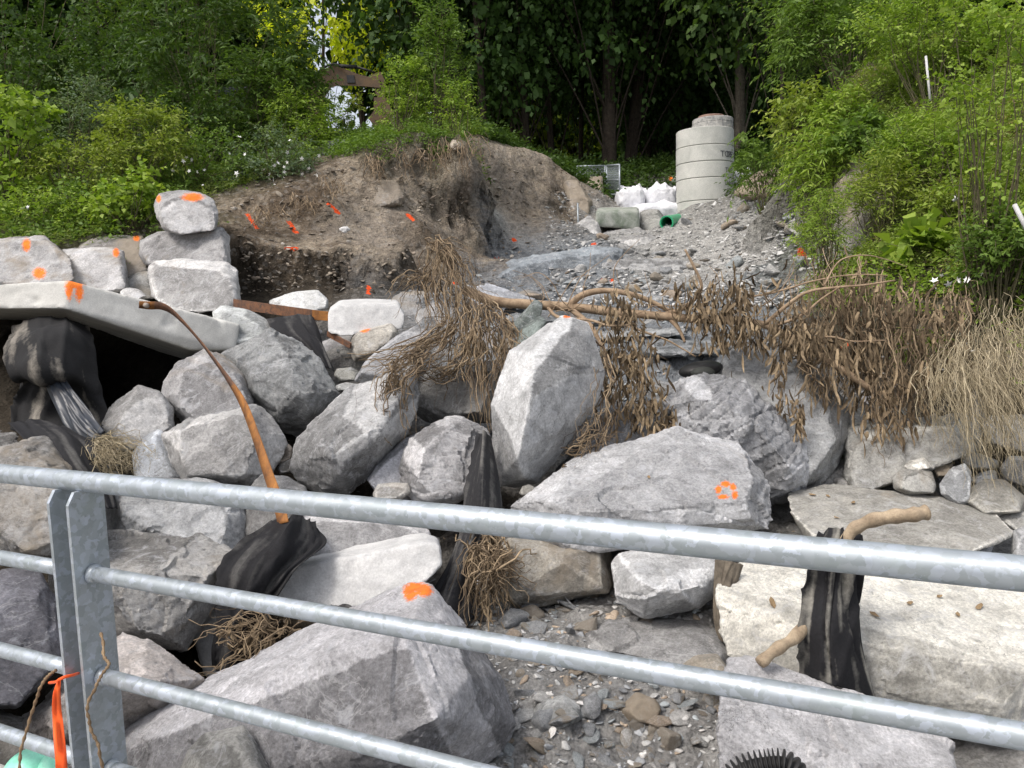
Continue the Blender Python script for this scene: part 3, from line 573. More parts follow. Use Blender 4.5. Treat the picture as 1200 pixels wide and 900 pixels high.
rock('small rough rock at the bottom edge in front of the huge slab', [(212,905),(222,880),(240,860),(285,853),(300,875),(318,910),(300,935),(220,935)], 3.45, t=.35, tone=(.26,.26,.25), tan=.3, amp=.03, group=GF)
rock('white boulder in mid gravel below the tan block', [(715,667),(727,650),(747,643),(800,646),(838,653),(846,667),(838,697),(817,713),(783,719),(755,723),(735,713),(719,697)], 5.1, t=.6, front=[(735,655,-.05),(800,662,-.15),(835,665,-.12),(760,690,-.35),(815,695,-.3)], tone=(.60,.61,.62), tan=.02, amp=.035, group=GF)
rock('massive cream limestone block at right behind the wrapped cloth', [(846,690),(858,668),(887,657),(1000,655),(1100,665),(1240,690),(1260,780),(1240,865),(1150,862),(1060,840),(1000,815),(940,795),(880,778),(862,768),(850,735)], 4.75, t=1.1, tilt=1.1,
  depths=[4.85,5.15,5.3,5.35,5.3,5.1,4.6,4.3,4.3,4.4,4.5,4.55,4.6,4.65,4.75],
  front=[(876,724,-.30),(950,742,-.42),(1030,748,-.45),(1120,762,-.50),(1220,790,-.52),(1210,840,-.3),(1040,820,-.05)], tone=(.62,.61,.56), tan=.25, amp=.028, chips=2, strata=.35, group=GF)
rock('lilac grey slab at the bottom right corner below the cream block', [(849,800),(857,777),(880,772),(945,793),(1040,827),(1085,868),(1127,880),(1135,925),(1000,960),(850,960),(846,850)], 4.0, t=.7, tilt=.3, depths=[4.0,4.2,4.25,4.2,4.05,3.9,3.85,3.6,3.4,3.4,3.7],
  front=[(870,880,-.22),(960,900,-.28),(1060,890,-.15)], tone=(.44,.44,.455), tan=.12, amp=.028, chips=5, group=GF)
rock('long flat shelf of bedrock crossing the gravel', [(690,742),(715,726),(750,722),(810,725),(840,740),(855,765),(850,790),(820,785),(760,765),(700,760)], 4.85, t=.45, tilt=1., tone=(.30,.30,.30), tan=.15, amp=.03, group=GF)
rock('rounded grey rock in the gravel in mid foreground', [(620,842),(633,823),(660,813),(680,827),(682,842),(655,858),(632,856)], 4.3, t=.24, tone=(.34,.35,.35), tan=.1, amp=.025, group=GF, vox=.014)
rock('pointed brown stone on the gravel right of the rounded rock', [(724,831),(735,820),(746,811),(768,820),(776,831),(763,850),(740,850)], 4.35, t=.2, tone=(.34,.27,.20), tan=.9, amp=.015, group=GF, vox=.014)
rock('crumbly tan rock beside the lilac slab', [(800,780),(815,768),(840,766),(856,785),(852,800),(820,798)], 4.45, t=.3, tone=(.37,.34,.29), tan=.6, amp=.03, group=GF, vox=.014)
# --- far rocks up the channel
for lb, ol, d, tn, ta in [
 ('tall leaning boulder at the end of the left earth bank', [(660,216),(664,210),(676,211),(685,222),(693,236),(690,262),(670,266),(663,240)], 18.2, (.27,.24,.21), .7),
 ('tan block with an orange dot beyond the leaning boulder', [(680,216),(684,208),(705,207),(707,228),(692,233),(683,226)], 21, (.36,.30,.24), .7),
 ('rounded grey boulder left of the green stained block', [(674,263),(690,252),(700,258),(706,278),(700,290),(682,288)], 17.2, (.42,.42,.42), .2),
 ('low grey rock under the green stained block', [(700,278),(712,270),(750,268),(765,280),(740,292),(712,292)], 17.2, (.34,.34,.34), .3),
 ('grey rock between the green stained block and the green pipe', [(748,262),(752,248),(768,244),(778,254),(776,272),(752,276)], 18.2, (.25,.25,.24), .3),
 ('flat pale rock below the green pipe', [(716,290),(726,276),(760,274),(775,282),(752,296),(724,300)], 16.2, (.42,.42,.42), .15),
 ('brown boulder beyond the green stained block', [(690,240),(696,230),(712,228),(722,238),(716,248),(694,250)], 20, (.25,.22,.19), .6),
 ('long bluish shale outcrop across the channel', [(568,336),(575,318),(600,306),(640,298),(690,290),(728,292),(724,315),(700,326),(640,334),(590,340)], 13.6, (.20,.225,.25), 0.),
 ('thin dark shelf of layered shale just behind the fallen branch', [(590,372),(640,364),(730,366),(735,376),(660,382),(600,380)], 9.9, (.20,.215,.225), 0.),
 ('second shelf of layered shale above the fallen branch', [(650,350),(700,343),(800,346),(815,355),(740,362),(660,360)], 11.4, (.24,.25,.26), 0.),
 ('broad layered shale shelf right above the flat rubber disc', [(740,408),(775,396),(860,396),(880,408),(850,418),(760,420)], 8.9, (.22,.235,.245), 0.),
 ('narrow layered shale shelf in the middle of the channel', [(690,392),(730,384),(800,383),(812,391),(760,398),(700,400)], 9.4, (.25,.26,.265), 0.),
 ('low shale shelf against the foot of the earth bank', [(440,352),(470,343),(530,344),(540,352),(500,358),(450,358)], 10.9, (.22,.23,.235), 0.),
 ('pale shale shelf high in the channel', [(700,312),(740,304),(800,306),(820,314),(770,322),(710,320)], 13.4, (.36,.365,.37), 0.),
 ('pale bluish ledge behind the uprooted root mass', [(545,352),(552,336),(575,333),(610,344),(630,352),(600,360),(560,360)], 10.6, (.42,.44,.48), 0.),
 ('grey slab at the top of the rubble slope', [(905,262),(910,248),(925,238),(944,243),(945,258),(930,268),(912,268)], 13.2, (.36,.37,.38), .1),
 ('dark tilted slab at the crest of the rubble slope', [(905,238),(912,226),(940,212),(948,218),(930,240),(912,244)], 13.8, (.30,.31,.32), .1),
 ('brown clay mound boulder right of the concrete shaft', [(862,228),(872,212),(890,200),(910,196),(925,205),(930,222),(905,232),(880,234)], 16.0, (.30,.22,.15), .9),
 ('grey boulder on the ridge among the left shrubs', [(370,186),(376,170),(395,162),(410,166),(416,180),(400,192),(380,194)], 15.0, (.30,.31,.32), .1),
 ('pale hard clay block bulging from the middle of the earth bank', [(418,238),(424,222),(440,212),(462,212),(472,228),(468,242),(440,244)], 13.35, (.24,.21,.175), .8),
 ('small white stone on the soil ledge', [(396,270),(399,266),(408,265),(412,270),(404,274)], 11.9, (.5,.5,.5), 0.),
 ('pale clay lump stuck in the top of the earth bank', [(526,172),(530,162),(540,166),(543,173),(532,176)], 14.0, (.36,.32,.27), .6)]:
    rock(lb, ol, d, tone=tn, tan=ta, amp=.06, chips=4, group='rocks up the channel', vox=.045, strata=1.6 if 'shel' in lb else .6, paint=[(685,212,3,3)] if 'orange dot' in lb else None)

# filler boulders wedged in the gaps of the pile, half sunk in the ground
fill = [(230,520),(340,560),(270,540),(420,560),(470,470),(530,600),(620,600),(560,470),(700,470),(760,460),(820,450),(450,420),(400,405),(520,420),(560,400),(350,400),(180,560),(120,560),(80,520),
 (250,690),(320,620),(500,650),(450,610),(240,620),(280,700),(640,520),(760,500),(960,560),(1060,510),(1160,470),(920,600),(730,620),(860,620),(300,380),(240,385),(0,520),(420,660),(560,690),(540,500),(620,350),(1000,460),(480,360),(430,372),(520,375)]
for n_, (x, y) in enumerate(fill):
    h = hit(x, y)
    if not h: continue
    d = h[1]+.1; rr = random.Random(n_*7+1); r = rr.uniform(.24, .42)*FPX/d; ol = []
    for a in np.linspace(0, 2*math.pi, 8)[:-1]: ol.append((x+math.cos(a)*r*rr.uniform(.8, 1.25), y+r*.25+math.sin(a)*r*rr.uniform(.6, .95)))
    rock('dull grey brown rubble stone half buried in the gaps between the big boulders', ol, d, tone=rr.choice([(.26,.26,.26), (.30,.30,.31), (.22,.22,.22)]), tan=rr.uniform(.1, .6), amp=.04, chips=4, vox=.03, name='rubble_stone', cat='stone', group='rubble stones filling the gaps of the boulder pile')
# ---------------------------------------------------------------- galvanised railing
RD = Vector((.897, -.441, 0)).normalized()     # towards the right of the picture and the camera
PT = P(85, 563, 2.36); SL = math.tan(R(.8))
NRM = Vector((-RD.y, RD.x, 0)); NRM = NRM if NRM.y > 0 else -NRM
rail = empty('railing', (PT.x, PT.y, 0)); tag(rail, 'galvanised tube railing with a twin plate post, crossing the picture in front', 'railing')
base = Vector((PT.x, PT.y, 0))
def railtube(name, z0, r, a, b):
    n = 24; pts = [Vector(RD)*t+Vector((0, 0, z0+SL*t)) for t in np.linspace(a, b, n)]
    V, F = tubes([(pts, r)], 28); return mesh_obj(name, np_mesh(name, V, F, True), M_GALV, rail)
ZT = PT.z
tr = railtube('top_rail', ZT, .0302, -3.4, 3.3)
Z1 = P(92, 674, 2.36).z; Z2 = P(100, 801, 2.36).z; Z3 = Z2-.30
for z in (Z1, Z2, Z3):
    for a, b in ((.062, 2.70), (-2.74, -.062)):
        railtube('cross_rail', z, .0235, a, b)
        for q in (a, b):
            pts = [Vector(RD)*(q+s)+Vector((0, 0, z+SL*(q+s))) for s in (-.004, .002, .010, .016)]
            V, F = tubes([(pts, [.030, .031, .027, .0242])], 20); mesh_obj('weld_collar', np_mesh('weld_collar', V, F, True), M_GALV, rail)
rot = Matrix((RD, NRM, Vector((0, 0, 1)))).transposed()
for k in (-1, 0, 1):
    top = ZT-.024+SL*k*2.76
    for s in (-.037, .050):
        bm = bmesh.new(); h = .058; zt = top
        prof = [(-h, -.06), (h, -.06), (h, zt), (-h+.022, zt), (-h, zt-.035)]
        for x in (-.006, .006):
            bm.faces.new([bm.verts.new(Vector(RD)*(k*2.76+s+x)+NRM*u+Vector((0, 0, v))) for u, v in prof])
        bm.verts.ensure_lookup_table(); n = len(prof)
        for q in range(n): bm.faces.new([bm.verts[q], bm.verts[(q+1) % n], bm.verts[n+(q+1) % n], bm.verts[n+q]])
        bm_obj('post_plate', bm, M_GALV, rail, bevel=.0018)
bm = bmesh.new()
c = base+NRM*(-1.435)+Vector((0, 0, -.20)); box_bm(bm, c, (12, 3.0, .28), rot)
tag(bm_obj('bridge_deck', bm, M_CONC, bevel=.01), 'concrete bridge deck carrying the railing', kind='structure')
# ---------------------------------------------------------------- concrete pieces
def chunk(name, label, V, F, mat, cat, group=None, vox=.022, amp=.006, bevel=.007, paint=None, col=None):
    """a solid given by world points and faces, worn and slightly rough"""
    bm = bmesh.new(); vs = [bm.verts.new(v) for v in V]
    for f in F: bm.faces.new([vs[i] for i in f])
    bmesh.ops.recalc_face_normals(bm, faces=bm.faces)
    if bevel: bmesh.ops.bevel(bm, geom=bm.edges[:], offset=bevel, segments=2, affect='EDGES')
    me = bpy.data.meshes.new('t'); bm.to_mesh(me); bm.free(); o = bpy.data.objects.new('t', me); COL.objects.link(o)
    md = o.modifiers.new('r', 'REMESH'); md.mode = 'VOXEL'; md.voxel_size = vox; s = o.modifiers.new('s', 'SMOOTH'); s.iterations = 1
    out = bpy.data.meshes.new_from_object(o.evaluated_get(bpy.context.evaluated_depsgraph_get())); bpy.data.objects.remove(o); bpy.data.meshes.remove(me)
    V = get_V(out); N = get_N(out); V += N*(amp*fbm(V*4, 4, 3)+amp*.5*fbm(V*20, 2, 5)-amp*1.6*np.clip(fbm(V*5, 3, 9)-.33, 0, 1)*8)[:, None]
    at = out.attributes.new('paint', 'FLOAT', 'POINT'); at.data.foreach_set('value', paint_attr(V, N, paint).astype(np.float32))
    o0 = V.mean(0); out.vertices.foreach_set('co', (V-o0).astype(np.float32).ravel()); out.update(); out.name = name
    out.polygons.foreach_set('use_smooth', np.ones(len(out.polygons), bool))
    try: out.set_sharp_from_angle(angle=R(40))
    except Exception: pass
    return tag(mesh_obj(name, out, mat, loc=o0), label, cat, group)
def prism(front, back):
    n = len(front); V = list(front)+list(back)
    return V, [list(range(n)), list(range(n, 2*n))[::-1]]+[[i, (i+1) % n, n+(i+1) % n, n+i] for i in range(n)]
fr = [(-60,337,7.4),(80,329,7.3),(281,380,8.3),(276,411,8.25),(222,410,8.0),(76,362,7.25),(-60,361,7.4)]
V, F = prism([P(*q) for q in fr], [P(x+(8 if x < 200 else -2), y+(2 if i < 3 else 14), d+2.2) for i, (x, y, d) in enumerate(fr)])
chunk('concrete_slab', 'long pale concrete slab tilted over the dark hollow, orange paint on its corner', V, F, M_SLAB, 'concrete slab', paint=[(81,338,5,14),(93,343,5,11),(88,333,12,5)])
def blockf(quad, back, dd, dy=0):
    return prism([P(*q) for q in quad], [P(back[0]+(x-back[0])*.94, y*1.0-dy, d+dd) for (x, y, d) in quad])
V, F = blockf([(384,366,8.3),(397,357,8.35),(430,356,8.4),(468,357,8.5),(475,370,8.45),(472,386,8.4),(402,394,8.2),(384,390,8.2)], (430,360), .8, 6)
chunk('concrete_block', 'bright white broken concrete block in the upper middle of the pile', V, F, M_WHITECONC, 'concrete block')
V, F = blockf([(698,247,17.2),(750,246,17.4),(750,270,17.4),(697,266,17.2)], (725,255), 1.0, 4)
chunk('concrete_block', 'green stained square block standing in the channel before the white bags', V, F, M_STAINCONC, 'stone block', vox=.05, bevel=.04)
V, F = blockf([(320,692,4.95),(345,663,5.0),(400,652,5.0),(500,634,4.9),(517,638,4.88),(520,662,4.85),(498,684,4.8),(430,714,4.8),(378,714,4.85),(326,708,4.9)], (430,640), .42, 10)
chunk('kerb_block', 'thick white concrete kerb piece right of the black cloth', V, F, M_WHITECONC, 'concrete kerb', vox=.014, amp=.012, bevel=.014)
V, F = blockf([(219,684,5.1),(240,672,5.1),(290,658,5.05),(300,690,4.95),(292,770,4.9),(262,800,4.9),(240,795,4.95),(232,770,5.0),(222,735,5.05)], (260,690), .4, 8)
chunk('kerb_block', 'broken concrete kerb piece left of the black cloth', V, F, M_WHITECONC, 'concrete kerb', vox=.014, amp=.012, bevel=.014)
for lb, q in (('low grey concrete barrier behind the white bags', [(732,214,22.5),(784,212,22.8),(784,226,22.8),(732,228,22.5)]),
              ('short stained concrete barrier with an orange dot behind the white bags', [(783,208,22),(794,206,22),(795,228,22),(783,228,22)])):
    V, F = blockf(q, (760,220), .8, 2); chunk('concrete_barrier', lb, V, F, M_STAINCONC, 'concrete barrier', vox=.06, bevel=.03, paint=[(786,209,2.5,3)] if 'orange' in lb else None)

# ---------------------------------------------------------------- concrete shaft (ringed manhole)
g = on_ground(826, 19.6); rad = 32.5*19.6/FPX*1.0; top = P(826, 157, 19.6).z
sh = empty('concrete_shaft', (g.x, g.y, 0)); tag(sh, 'tall round shaft of stacked concrete rings standing among the white bags', 'manhole shaft')
def disc(name, z0, z1, r0, mat, parent, dx=0, bev=.012, seg=64):
    prof = [(0, z0), (r0-bev, z0), (r0, z0+bev), (r0, z1-bev), (r0-bev, z1), (0, z1)]; VV = []; th = np.arange(seg)*2*math.pi/seg
    for r, z in prof: VV.append(np.stack([r*np.cos(th)+dx, r*np.sin(th), np.full(seg, z)], 1))
    i = np.arange(len(prof)-1)[:, None]*seg; j = np.arange(seg)[None, :]; F = np.stack([i+j, i+(j+1) % seg, i+seg+(j+1) % seg, i+seg+j], -1).reshape(-1, 4)
    me = np_mesh(name, np.concatenate(VV), F, True); me.set_sharp_from_angle(angle=R(30)); return mesh_obj(name, me, mat, parent)
M_SHAFT = mat_simple('shaft_concrete', (.46,.47,.44), (.64,.64,.60), 2.2, .9, .25, 30, .01)
zb = g.z-.4; yb = [P(826, q, 19.6).z for q in (262, 239, 214, 196, 178, 158)]; yb[0] = zb
for n_ in range(5): disc('ring', yb[n_]+(0 if n_ == 0 else .006), yb[n_+1]-.006, rad-(.0 if n_ < 4 else .006), M_SHAFT, sh)
disc('grade_ring', top, top+.13, rad*.71, mat_simple('mortar', (.20,.21,.22), (.62,.60,.56), 9, .95, .8, 14, .04), sh, dx=rad*.27)
disc('grade_ring', top+.132, top+.25, rad*.70, mat_simple('mortar_upper', (.22,.23,.24), (.66,.64,.60), 9, .95, .8, 14, .04), sh, dx=rad*.28)
disc('cover', top+.252, top+.33, rad*.45, mat_simple('cast_cover', (.24,.15,.12), (.36,.25,.2), 9, .9), sh, dx=rad*.22)
M_INK = mat_simple('stencil_ink', (.07,.07,.08), (.12,.12,.13), 30, .9, 0)
def bars(name, lst, parent):
    bm = bmesh.new()
    for (ang, z, wd, ht) in lst:
        a = R(ang); c = Vector(((rad+.004)*math.cos(a), (rad+.004)*math.sin(a), z)); box_bm(bm, c, (.006, wd, ht), Matrix.Rotation(a, 3, 'Z'))
    return bm_obj(name, bm, M_INK, parent)
def txt(name, s, size, ang, z, parent):
    """stencilled letters wrapped on the shaft"""
    cu = bpy.data.curves.new(name, 'FONT'); cu.body = s; cu.size = size; cu.extrude = .001; cu.align_x = 'CENTER'; o = bpy.data.objects.new(name, cu); COL.objects.link(o)
    me = bpy.data.meshes.new_from_object(o.evaluated_get(bpy.context.evaluated_depsgraph_get())); bpy.data.objects.remove(o)
    V = get_V(me); a = R(ang)+V[:, 0]/rad; V2 = np.stack([(rad+.005+V[:, 2])*np.cos(a), (rad+.005+V[:, 2])*np.sin(a), z+V[:, 1]], 1)
    me.vertices.foreach_set('co', V2.astype(np.float32).ravel()); me.update(); mesh_obj(name, me, M_INK, parent)
va = math.degrees(math.atan2(-g.y, -g.x))
txt('stencil_lettering', 'TOE', .20, va+47, yb[3]+.09, sh); txt('stencil_lettering', 'IPEX', .20, va+63, yb[3]+.09, sh); txt('stencil_lettering', 'TOE', .15, va+55, yb[2]+.12, sh)
for q in range(4): txt('stencil_lettering', ('DATE', 'SIZE', 'CLASS', 'MADE')[q], .15, va+58, yb[2]-.18-q*.19, sh)
bars('lifting_hole', [(va-84, yb[3]-.10, .07, .10), (va-84, yb[2]-.2, .07, .10), (va-84, yb[1]+.1, .07, .10)], sh)
# ---------------------------------------------------------------- white bulk bags
M_BAG = mat_simple('white_woven_bag', (.66,.67,.72), (.84,.85,.88), 3, .7, .5, 6, .05)
def bag(label, px, py_top, py_bot, wpx, d, seed):
    c = P(px, (py_top+py_bot)/2, d); w_ = wpx*d/FPX; h = (py_bot-py_top)*d/FPX; bm = bmesh.new(); bmesh.ops.create_icosphere(bm, subdivisions=5, radius=1)
    me = bpy.data.meshes.new('bulk_bag'); bm.to_mesh(me); bm.free(); V = get_V(me); r = np.random.default_rng(seed)
    V = np.sign(V)*np.abs(V)**.62; V *= np.array([w_/2, w_/2.2, h/2])
    for q in range(3):        # tied corners poke up
        a = r.uniform(0, 6.28); cc_ = np.array([math.cos(a)*w_*.3, math.sin(a)*w_*.25]); V[:, 2] += .13*h*np.exp(-((V[:, :2]-cc_)**2).sum(1)/(.12*w_)**2)*(V[:, 2] > 0)
    n_ = V/np.linalg.norm(V, axis=1)[:, None]; V += n_*(.05*w_*fbm(V*3.2/w_+seed, 4, seed)+.035*w_*(1-2*np.abs(fbm(V*5/w_+seed, 3, seed+2))))[:, None]
    me.vertices.foreach_set('co', V.astype(np.float32).ravel()); me.update(); me.polygons.foreach_set('use_smooth', np.ones(len(me.polygons), bool))
    tag(mesh_obj('bulk_bag', me, M_BAG, loc=c), label, 'bulk bag', 'white bulk bags around the shaft')
bag('white bulk bag with knotted top, leftmost of the group', 738, 221, 250, 32, 20.6, 1)
bag('tall white bulk bag left of the concrete shaft with two tied corners', 773, 219, 252, 36, 20.8, 2)
bag('flat slumped white bag lying low before the other bags', 768, 240, 264, 62, 19.9, 3)
bag('white bulk bag in the gap between the two knotted bags', 755, 222, 252, 26, 21.2, 6)
bag('white bag squeezed against the left side of the shaft', 798, 222, 254, 26, 20.9, 4)
bag('lone white bag visible right of the concrete shaft', 872, 205, 240, 34, 20.2, 5)
# ---------------------------------------------------------------- green pipe
M_GRN = mat_simple('green_plastic', (.02,.30,.13), (.04,.42,.20), 4, .4, .1, 20, .005, spec=.5)
a, b = P(781, 261, 17.6), P(806, 256, 19.2); ax = (b-a).normalized(); L = (b-a).length; q = ax.to_track_quat('Z', 'Y').to_matrix().to_4x4()
seg = 40; th = np.arange(seg)*2*math.pi/seg; prof = [(.128,0),(.158,0),(.158,.22),(.15,.24),(.15,L),(.128,L)]
VV = np.concatenate([np.stack([r*np.cos(th), r*np.sin(th), np.full(seg, z)], 1) for r, z in prof]); n_ = len(prof); i = np.arange(n_)[:, None]; j = np.arange(seg)[None, :]
F = np.stack([(i*seg+j), i*seg+(j+1) % seg, ((i+1) % n_)*seg+(j+1) % seg, ((i+1) % n_)*seg+j], -1).reshape(-1, 4)
me = np_mesh('drain_pipe', VV, F[:, ::-1], True); me.set_sharp_from_angle(angle=R(35)); o = mesh_obj('drain_pipe', me, M_GRN); o.matrix_world = Matrix.Translation(a) @ q
tag(o, 'bright green plastic pipe end sticking out of the rubble below the shaft', 'pipe')
# ---------------------------------------------------------------- temporary fence panels
def tubeobj(name, paths, mat, parent=None, sides=8, label=None, cat=None, group=None, kind=None):
    V, F = tubes(paths, sides); return tag(mesh_obj(name, np_mesh(name, V, F, True), mat, parent), label, cat, group, kind)
for lb, x0, x1, yt, yb_, d, dd in (('galvanised site fence panel left of its open partner', 676, 709, 195, 232, 22, .0), ('narrow galvanised site fence panel turned edge on', 711, 726, 194, 228, 21.6, -1.2)):
    t = empty('fence_panel', P((x0+x1)/2, yb_, d)); tag(t, lb, 'fence panel', 'temporary fence panels'); o0 = t.location
    a, b, c, e = [P(*q)-o0 for q in ((x0, yt, d), (x1, yt-1, d+dd), (x1, yb_, d+dd), (x0, yb_, d))]
    tubeobj('frame', [([a, b], .022), ([b, c], .022), ([c, e], .022), ([e, a], .022), ([(a+e)/2, (b+c)/2], .014)], M_GALV, t)
    w_ = [([a.lerp(b, s), e.lerp(c, s)], .003) for s in np.linspace(.04, .96, 22)]+[([a.lerp(e, s), b.lerp(c, s)], .003) for s in np.linspace(.04, .96, 14)]
    tubeobj('mesh_infill', w_, M_GALV, t, 4)
tubeobj('steel_stake', [([P(677, 238, 17.6), P(678, 282, 17.6)], .02)], M_GALV, None, 8, 'thin grey steel stake standing at the foot of the leaning boulder', 'stake')
# ---------------------------------------------------------------- excavator beyond the shrubs
M_CAT = mat_simple('backlit_yellow_paint', (.05,.03,.013), (.12,.065,.02), 5, .5, .15, 20, .005, spec=.4)  # dark because the backlit look of the machine is put into its colour
M_BLK = mat_simple('black_rubber', (.012,.012,.013), (.035,.035,.035), 8, .5, .1, 30, .003)
M_GLASS = mat_simple('cab_glass', (.02,.03,.03), (.03,.04,.04), 2, .1, 0)
DX = 21.5
ex = empty('excavator', on_ground(300, DX+.3)); tag(ex, 'yellow brown excavator with arched boom reaching over the left shrubs', 'excavator'); X0 = ex.location
def plate(name, outline, d, th, mat, parent=None, bev=.02):
    bm = bmesh.new(); n_ = len(outline)
    for dd in (-th/2, th/2): bm.faces.new([bm.verts.new(P(x, y, d+dd)-X0) for x, y in outline])
    bm.verts.ensure_lookup_table()
    for i in range(n_): bm.faces.new([bm.verts[i], bm.verts[(i+1) % n_], bm.verts[n_+(i+1) % n_], bm.verts[n_+i]])
    return bm_obj(name, bm, mat, parent or ex, bevel=bev)
plate('boom', [(350,150),(356,112),(364,95),(376,83),(388,77),(398,78),(420,87),(445,93),(446,103),(425,101),(397,100),(388,103),(382,112),(380,124),(374,150)], DX, .42, M_CAT)
plate('stick', [(434,88),(446,84),(452,96),(450,118),(444,118),(438,104)], DX, .3, M_CAT)
plate('bucket', [(438,114),(452,114),(462,134),(455,150),(440,152),(432,138),(438,130)], DX, .8, M_CAT)
plate('badge', [(406,88),(415,88),(416,97),(407,97)], DX-.225, .03, M_BLK, bev=0)
tubeobj('hydraulic_cylinder', [([P(388,77,DX)-X0, P(418,78.5,DX)-X0], .055), ([P(418,78.5,DX)-X0, P(440,85,DX)-X0], .03)], M_BLK, ex, 12)
tubeobj('hydraulic_hose', [(smooth_path([P(366,92,DX-.3)-X0, P(378,80,DX-.3)-X0, P(392,75,DX-.3)-X0, P(402,79,DX-.3)-X0]), .03)], M_BLK, ex, 8)
g0 = ground_z(X0.x, X0.y)
bm = bmesh.new(); box_bm(bm, Vector((-.8,.2,.95)), (2.2,1.8,.8)); bm_obj('body', bm, M_CAT, ex, bevel=.08)
bm = bmesh.new(); box_bm(bm, Vector((.0,-.5,1.7)), (.9,.9,.8)); bm_obj('cab', bm, M_GLASS, ex, bevel=.06)
for s in (-1.0, 1.0):
    bm = bmesh.new(); box_bm(bm, Vector((-.3, s, .28)), (2.6,.4,.56)); bm_obj('track', bm, M_BLK, ex, bevel=.25, seg=4)
# ---------------------------------------------------------------- cloth, strap, bar and other debris
def crspline(A, n):
    """Catmull-Rom along axis 0"""
    A = np.concatenate([2*A[:1]-A[1:2], A, 2*A[-1:]-A[-2:-1]]); out = []
    for i in range(1, len(A)-2):
        for t in np.linspace(0, 1, n, endpoint=False):
            a, b, c, d = A[i-1], A[i], A[i+1], A[i+2]; out.append(.5*((2*b)+(-a+c)*t+(2*a-5*b+4*c-d)*t*t+(-a+3*b-3*c+d)*t**3))
    out.append(A[-2]); return np.array(out)
def mat_cloth(name, dark, mud, amount):
    k = NB(name); c = k.mix(k.ramp(k.math('ADD', k.attr('silt', 'Fac'), k.math('MULTIPLY', k.math('SUBTRACT', k.noise(14, 6, .7), .5), .35)), (.72-amount, 0.), (.86-amount*.6, .9)), dark, mud)
    c = k.mix(1., c, k.ramp(k.noise(60, 5, .8), (.3, .7), (.7, 1.35)), 'MULTIPLY'); k.bump(k.noise(150, 4, .7), .5, .003); return k.fin(c, .85, 0, .25)
def cloth(name, label, rows, mat, fold=.03, nf=7, seed=0, cat='cloth', thick=.006, sub=16, wr=.02, group=None, along=0):
    A = np.array([[tuple(P(*q)) for q in r] for r in rows]); A = crspline(A, sub); A = np.swapaxes(crspline(np.swapaxes(A, 0, 1), sub), 0, 1)
    n, m_ = A.shape[:2]; u = np.linspace(0, 1, m_)[None, :]+np.zeros((n, 1)); v = np.linspace(0, 1, n)[:, None]+np.zeros((1, m_))
    if along: u, v = v, u
    Q = A.reshape(-1, 3); nz = fbm(Q*3, 3, seed).reshape(n, m_)
    rg = np.random.default_rng(seed); d = wr*.6*fbm(Q*4, 2, seed+2).reshape(n, m_)
    for q_ in range(int(nf*3)):            # pinched folds that wander along the cloth and die out
        u0, sl_, wd, hh_, v0, vl = rg.uniform(-.05, 1.05), rg.normal(0, .22), rg.uniform(.012, .07), rg.uniform(.25, 1)*(1 if rg.uniform() < .7 else -1), rg.uniform(0, 1), rg.uniform(.25, .9)
        d = d+fold*.5*hh_*np.exp(-np.abs(u-u0-sl_*(v-.5)-.06*np.sin(v*5+q_))/wd)*np.exp(-((v-v0)/vl)**2)
    silt = fbm(np.stack([u.ravel()*9, v.ravel()*2.2, u.ravel()*0+seed], 1), 4, seed+8)*.5+.5
    tu = np.gradient(A, axis=1); tv = np.gradient(A, axis=0); N = np.cross(tu, tv); N /= np.linalg.norm(N, axis=2)[..., None]+1e-9
    N *= np.sign((N*(CAMN-A)).sum(2))[..., None]; A = A+N*d[..., None]
    e = fbm(Q*5, 2, seed+6).reshape(n, m_); A[-1] += (A[-1]-A[-2])*(e[-1][:, None]*.8)
    i = np.arange(n-1)[:, None]*m_+np.arange(m_-1)[None, :]; F = np.stack([i, i+1, i+m_+1, i+m_], -1).reshape(-1, 4)
    V = A.reshape(-1, 3); o0 = V.mean(0); o = mesh_obj(name, np_mesh(name, V-o0, F, True, {'silt': silt}), mat, loc=o0)
    s = o.modifiers.new('s', 'SOLIDIFY'); s.thickness = thick; s.offset = 0
    return tag(o, label, cat, group)
GC = 'torn pieces of black geotextile'
M_CLOTH = mat_cloth('black_cloth', (.015,.015,.017), (.085,.083,.08), .2)
M_CLOTH2 = mat_cloth('muddy_geotextile', (.018,.018,.019), (.24,.22,.19), .14)
cloth('geotextile', 'big muddy black sheet bulging out under the left part of the tilted slab', [[(14,385,7.6),(45,376,7.4),(80,376,7.45),(103,384,7.7)],[(6,415,7.1),(40,400,6.85),(80,402,6.95),(108,412,7.4)],[(12,440,6.95),(45,435,6.7),(85,436,6.8),(114,448,7.2)],[(24,448,7.1),(52,450,6.95),(90,454,7.0),(122,470,7.1)],[(20,470,7.2),(50,475,7.1),(92,478,7.1),(130,492,7.0)],[(14,505,7.0),(45,508,6.9),(90,512,6.85),(128,512,6.8)]], M_CLOTH2, .16, 3.3, 2, wr=.10)
cloth('plastic_sheet', 'bundle of pleated dark blue black plastic running down below the muddy sheet', [[(52,448,6.85),(62,447,6.8),(76,445,6.85)],[(64,475,6.75),(78,470,6.7),(93,466,6.75)],[(80,503,6.6),(97,498,6.55),(112,492,6.6)],[(98,522,6.5),(112,514,6.45),(122,505,6.5)]], mat_simple('blue_black_plastic', (.02,.024,.032), (.05,.058,.072), 5, .4, .2, 40, .004, spec=.5), .05, 5, 3, wr=.006, cat='plastic sheet')
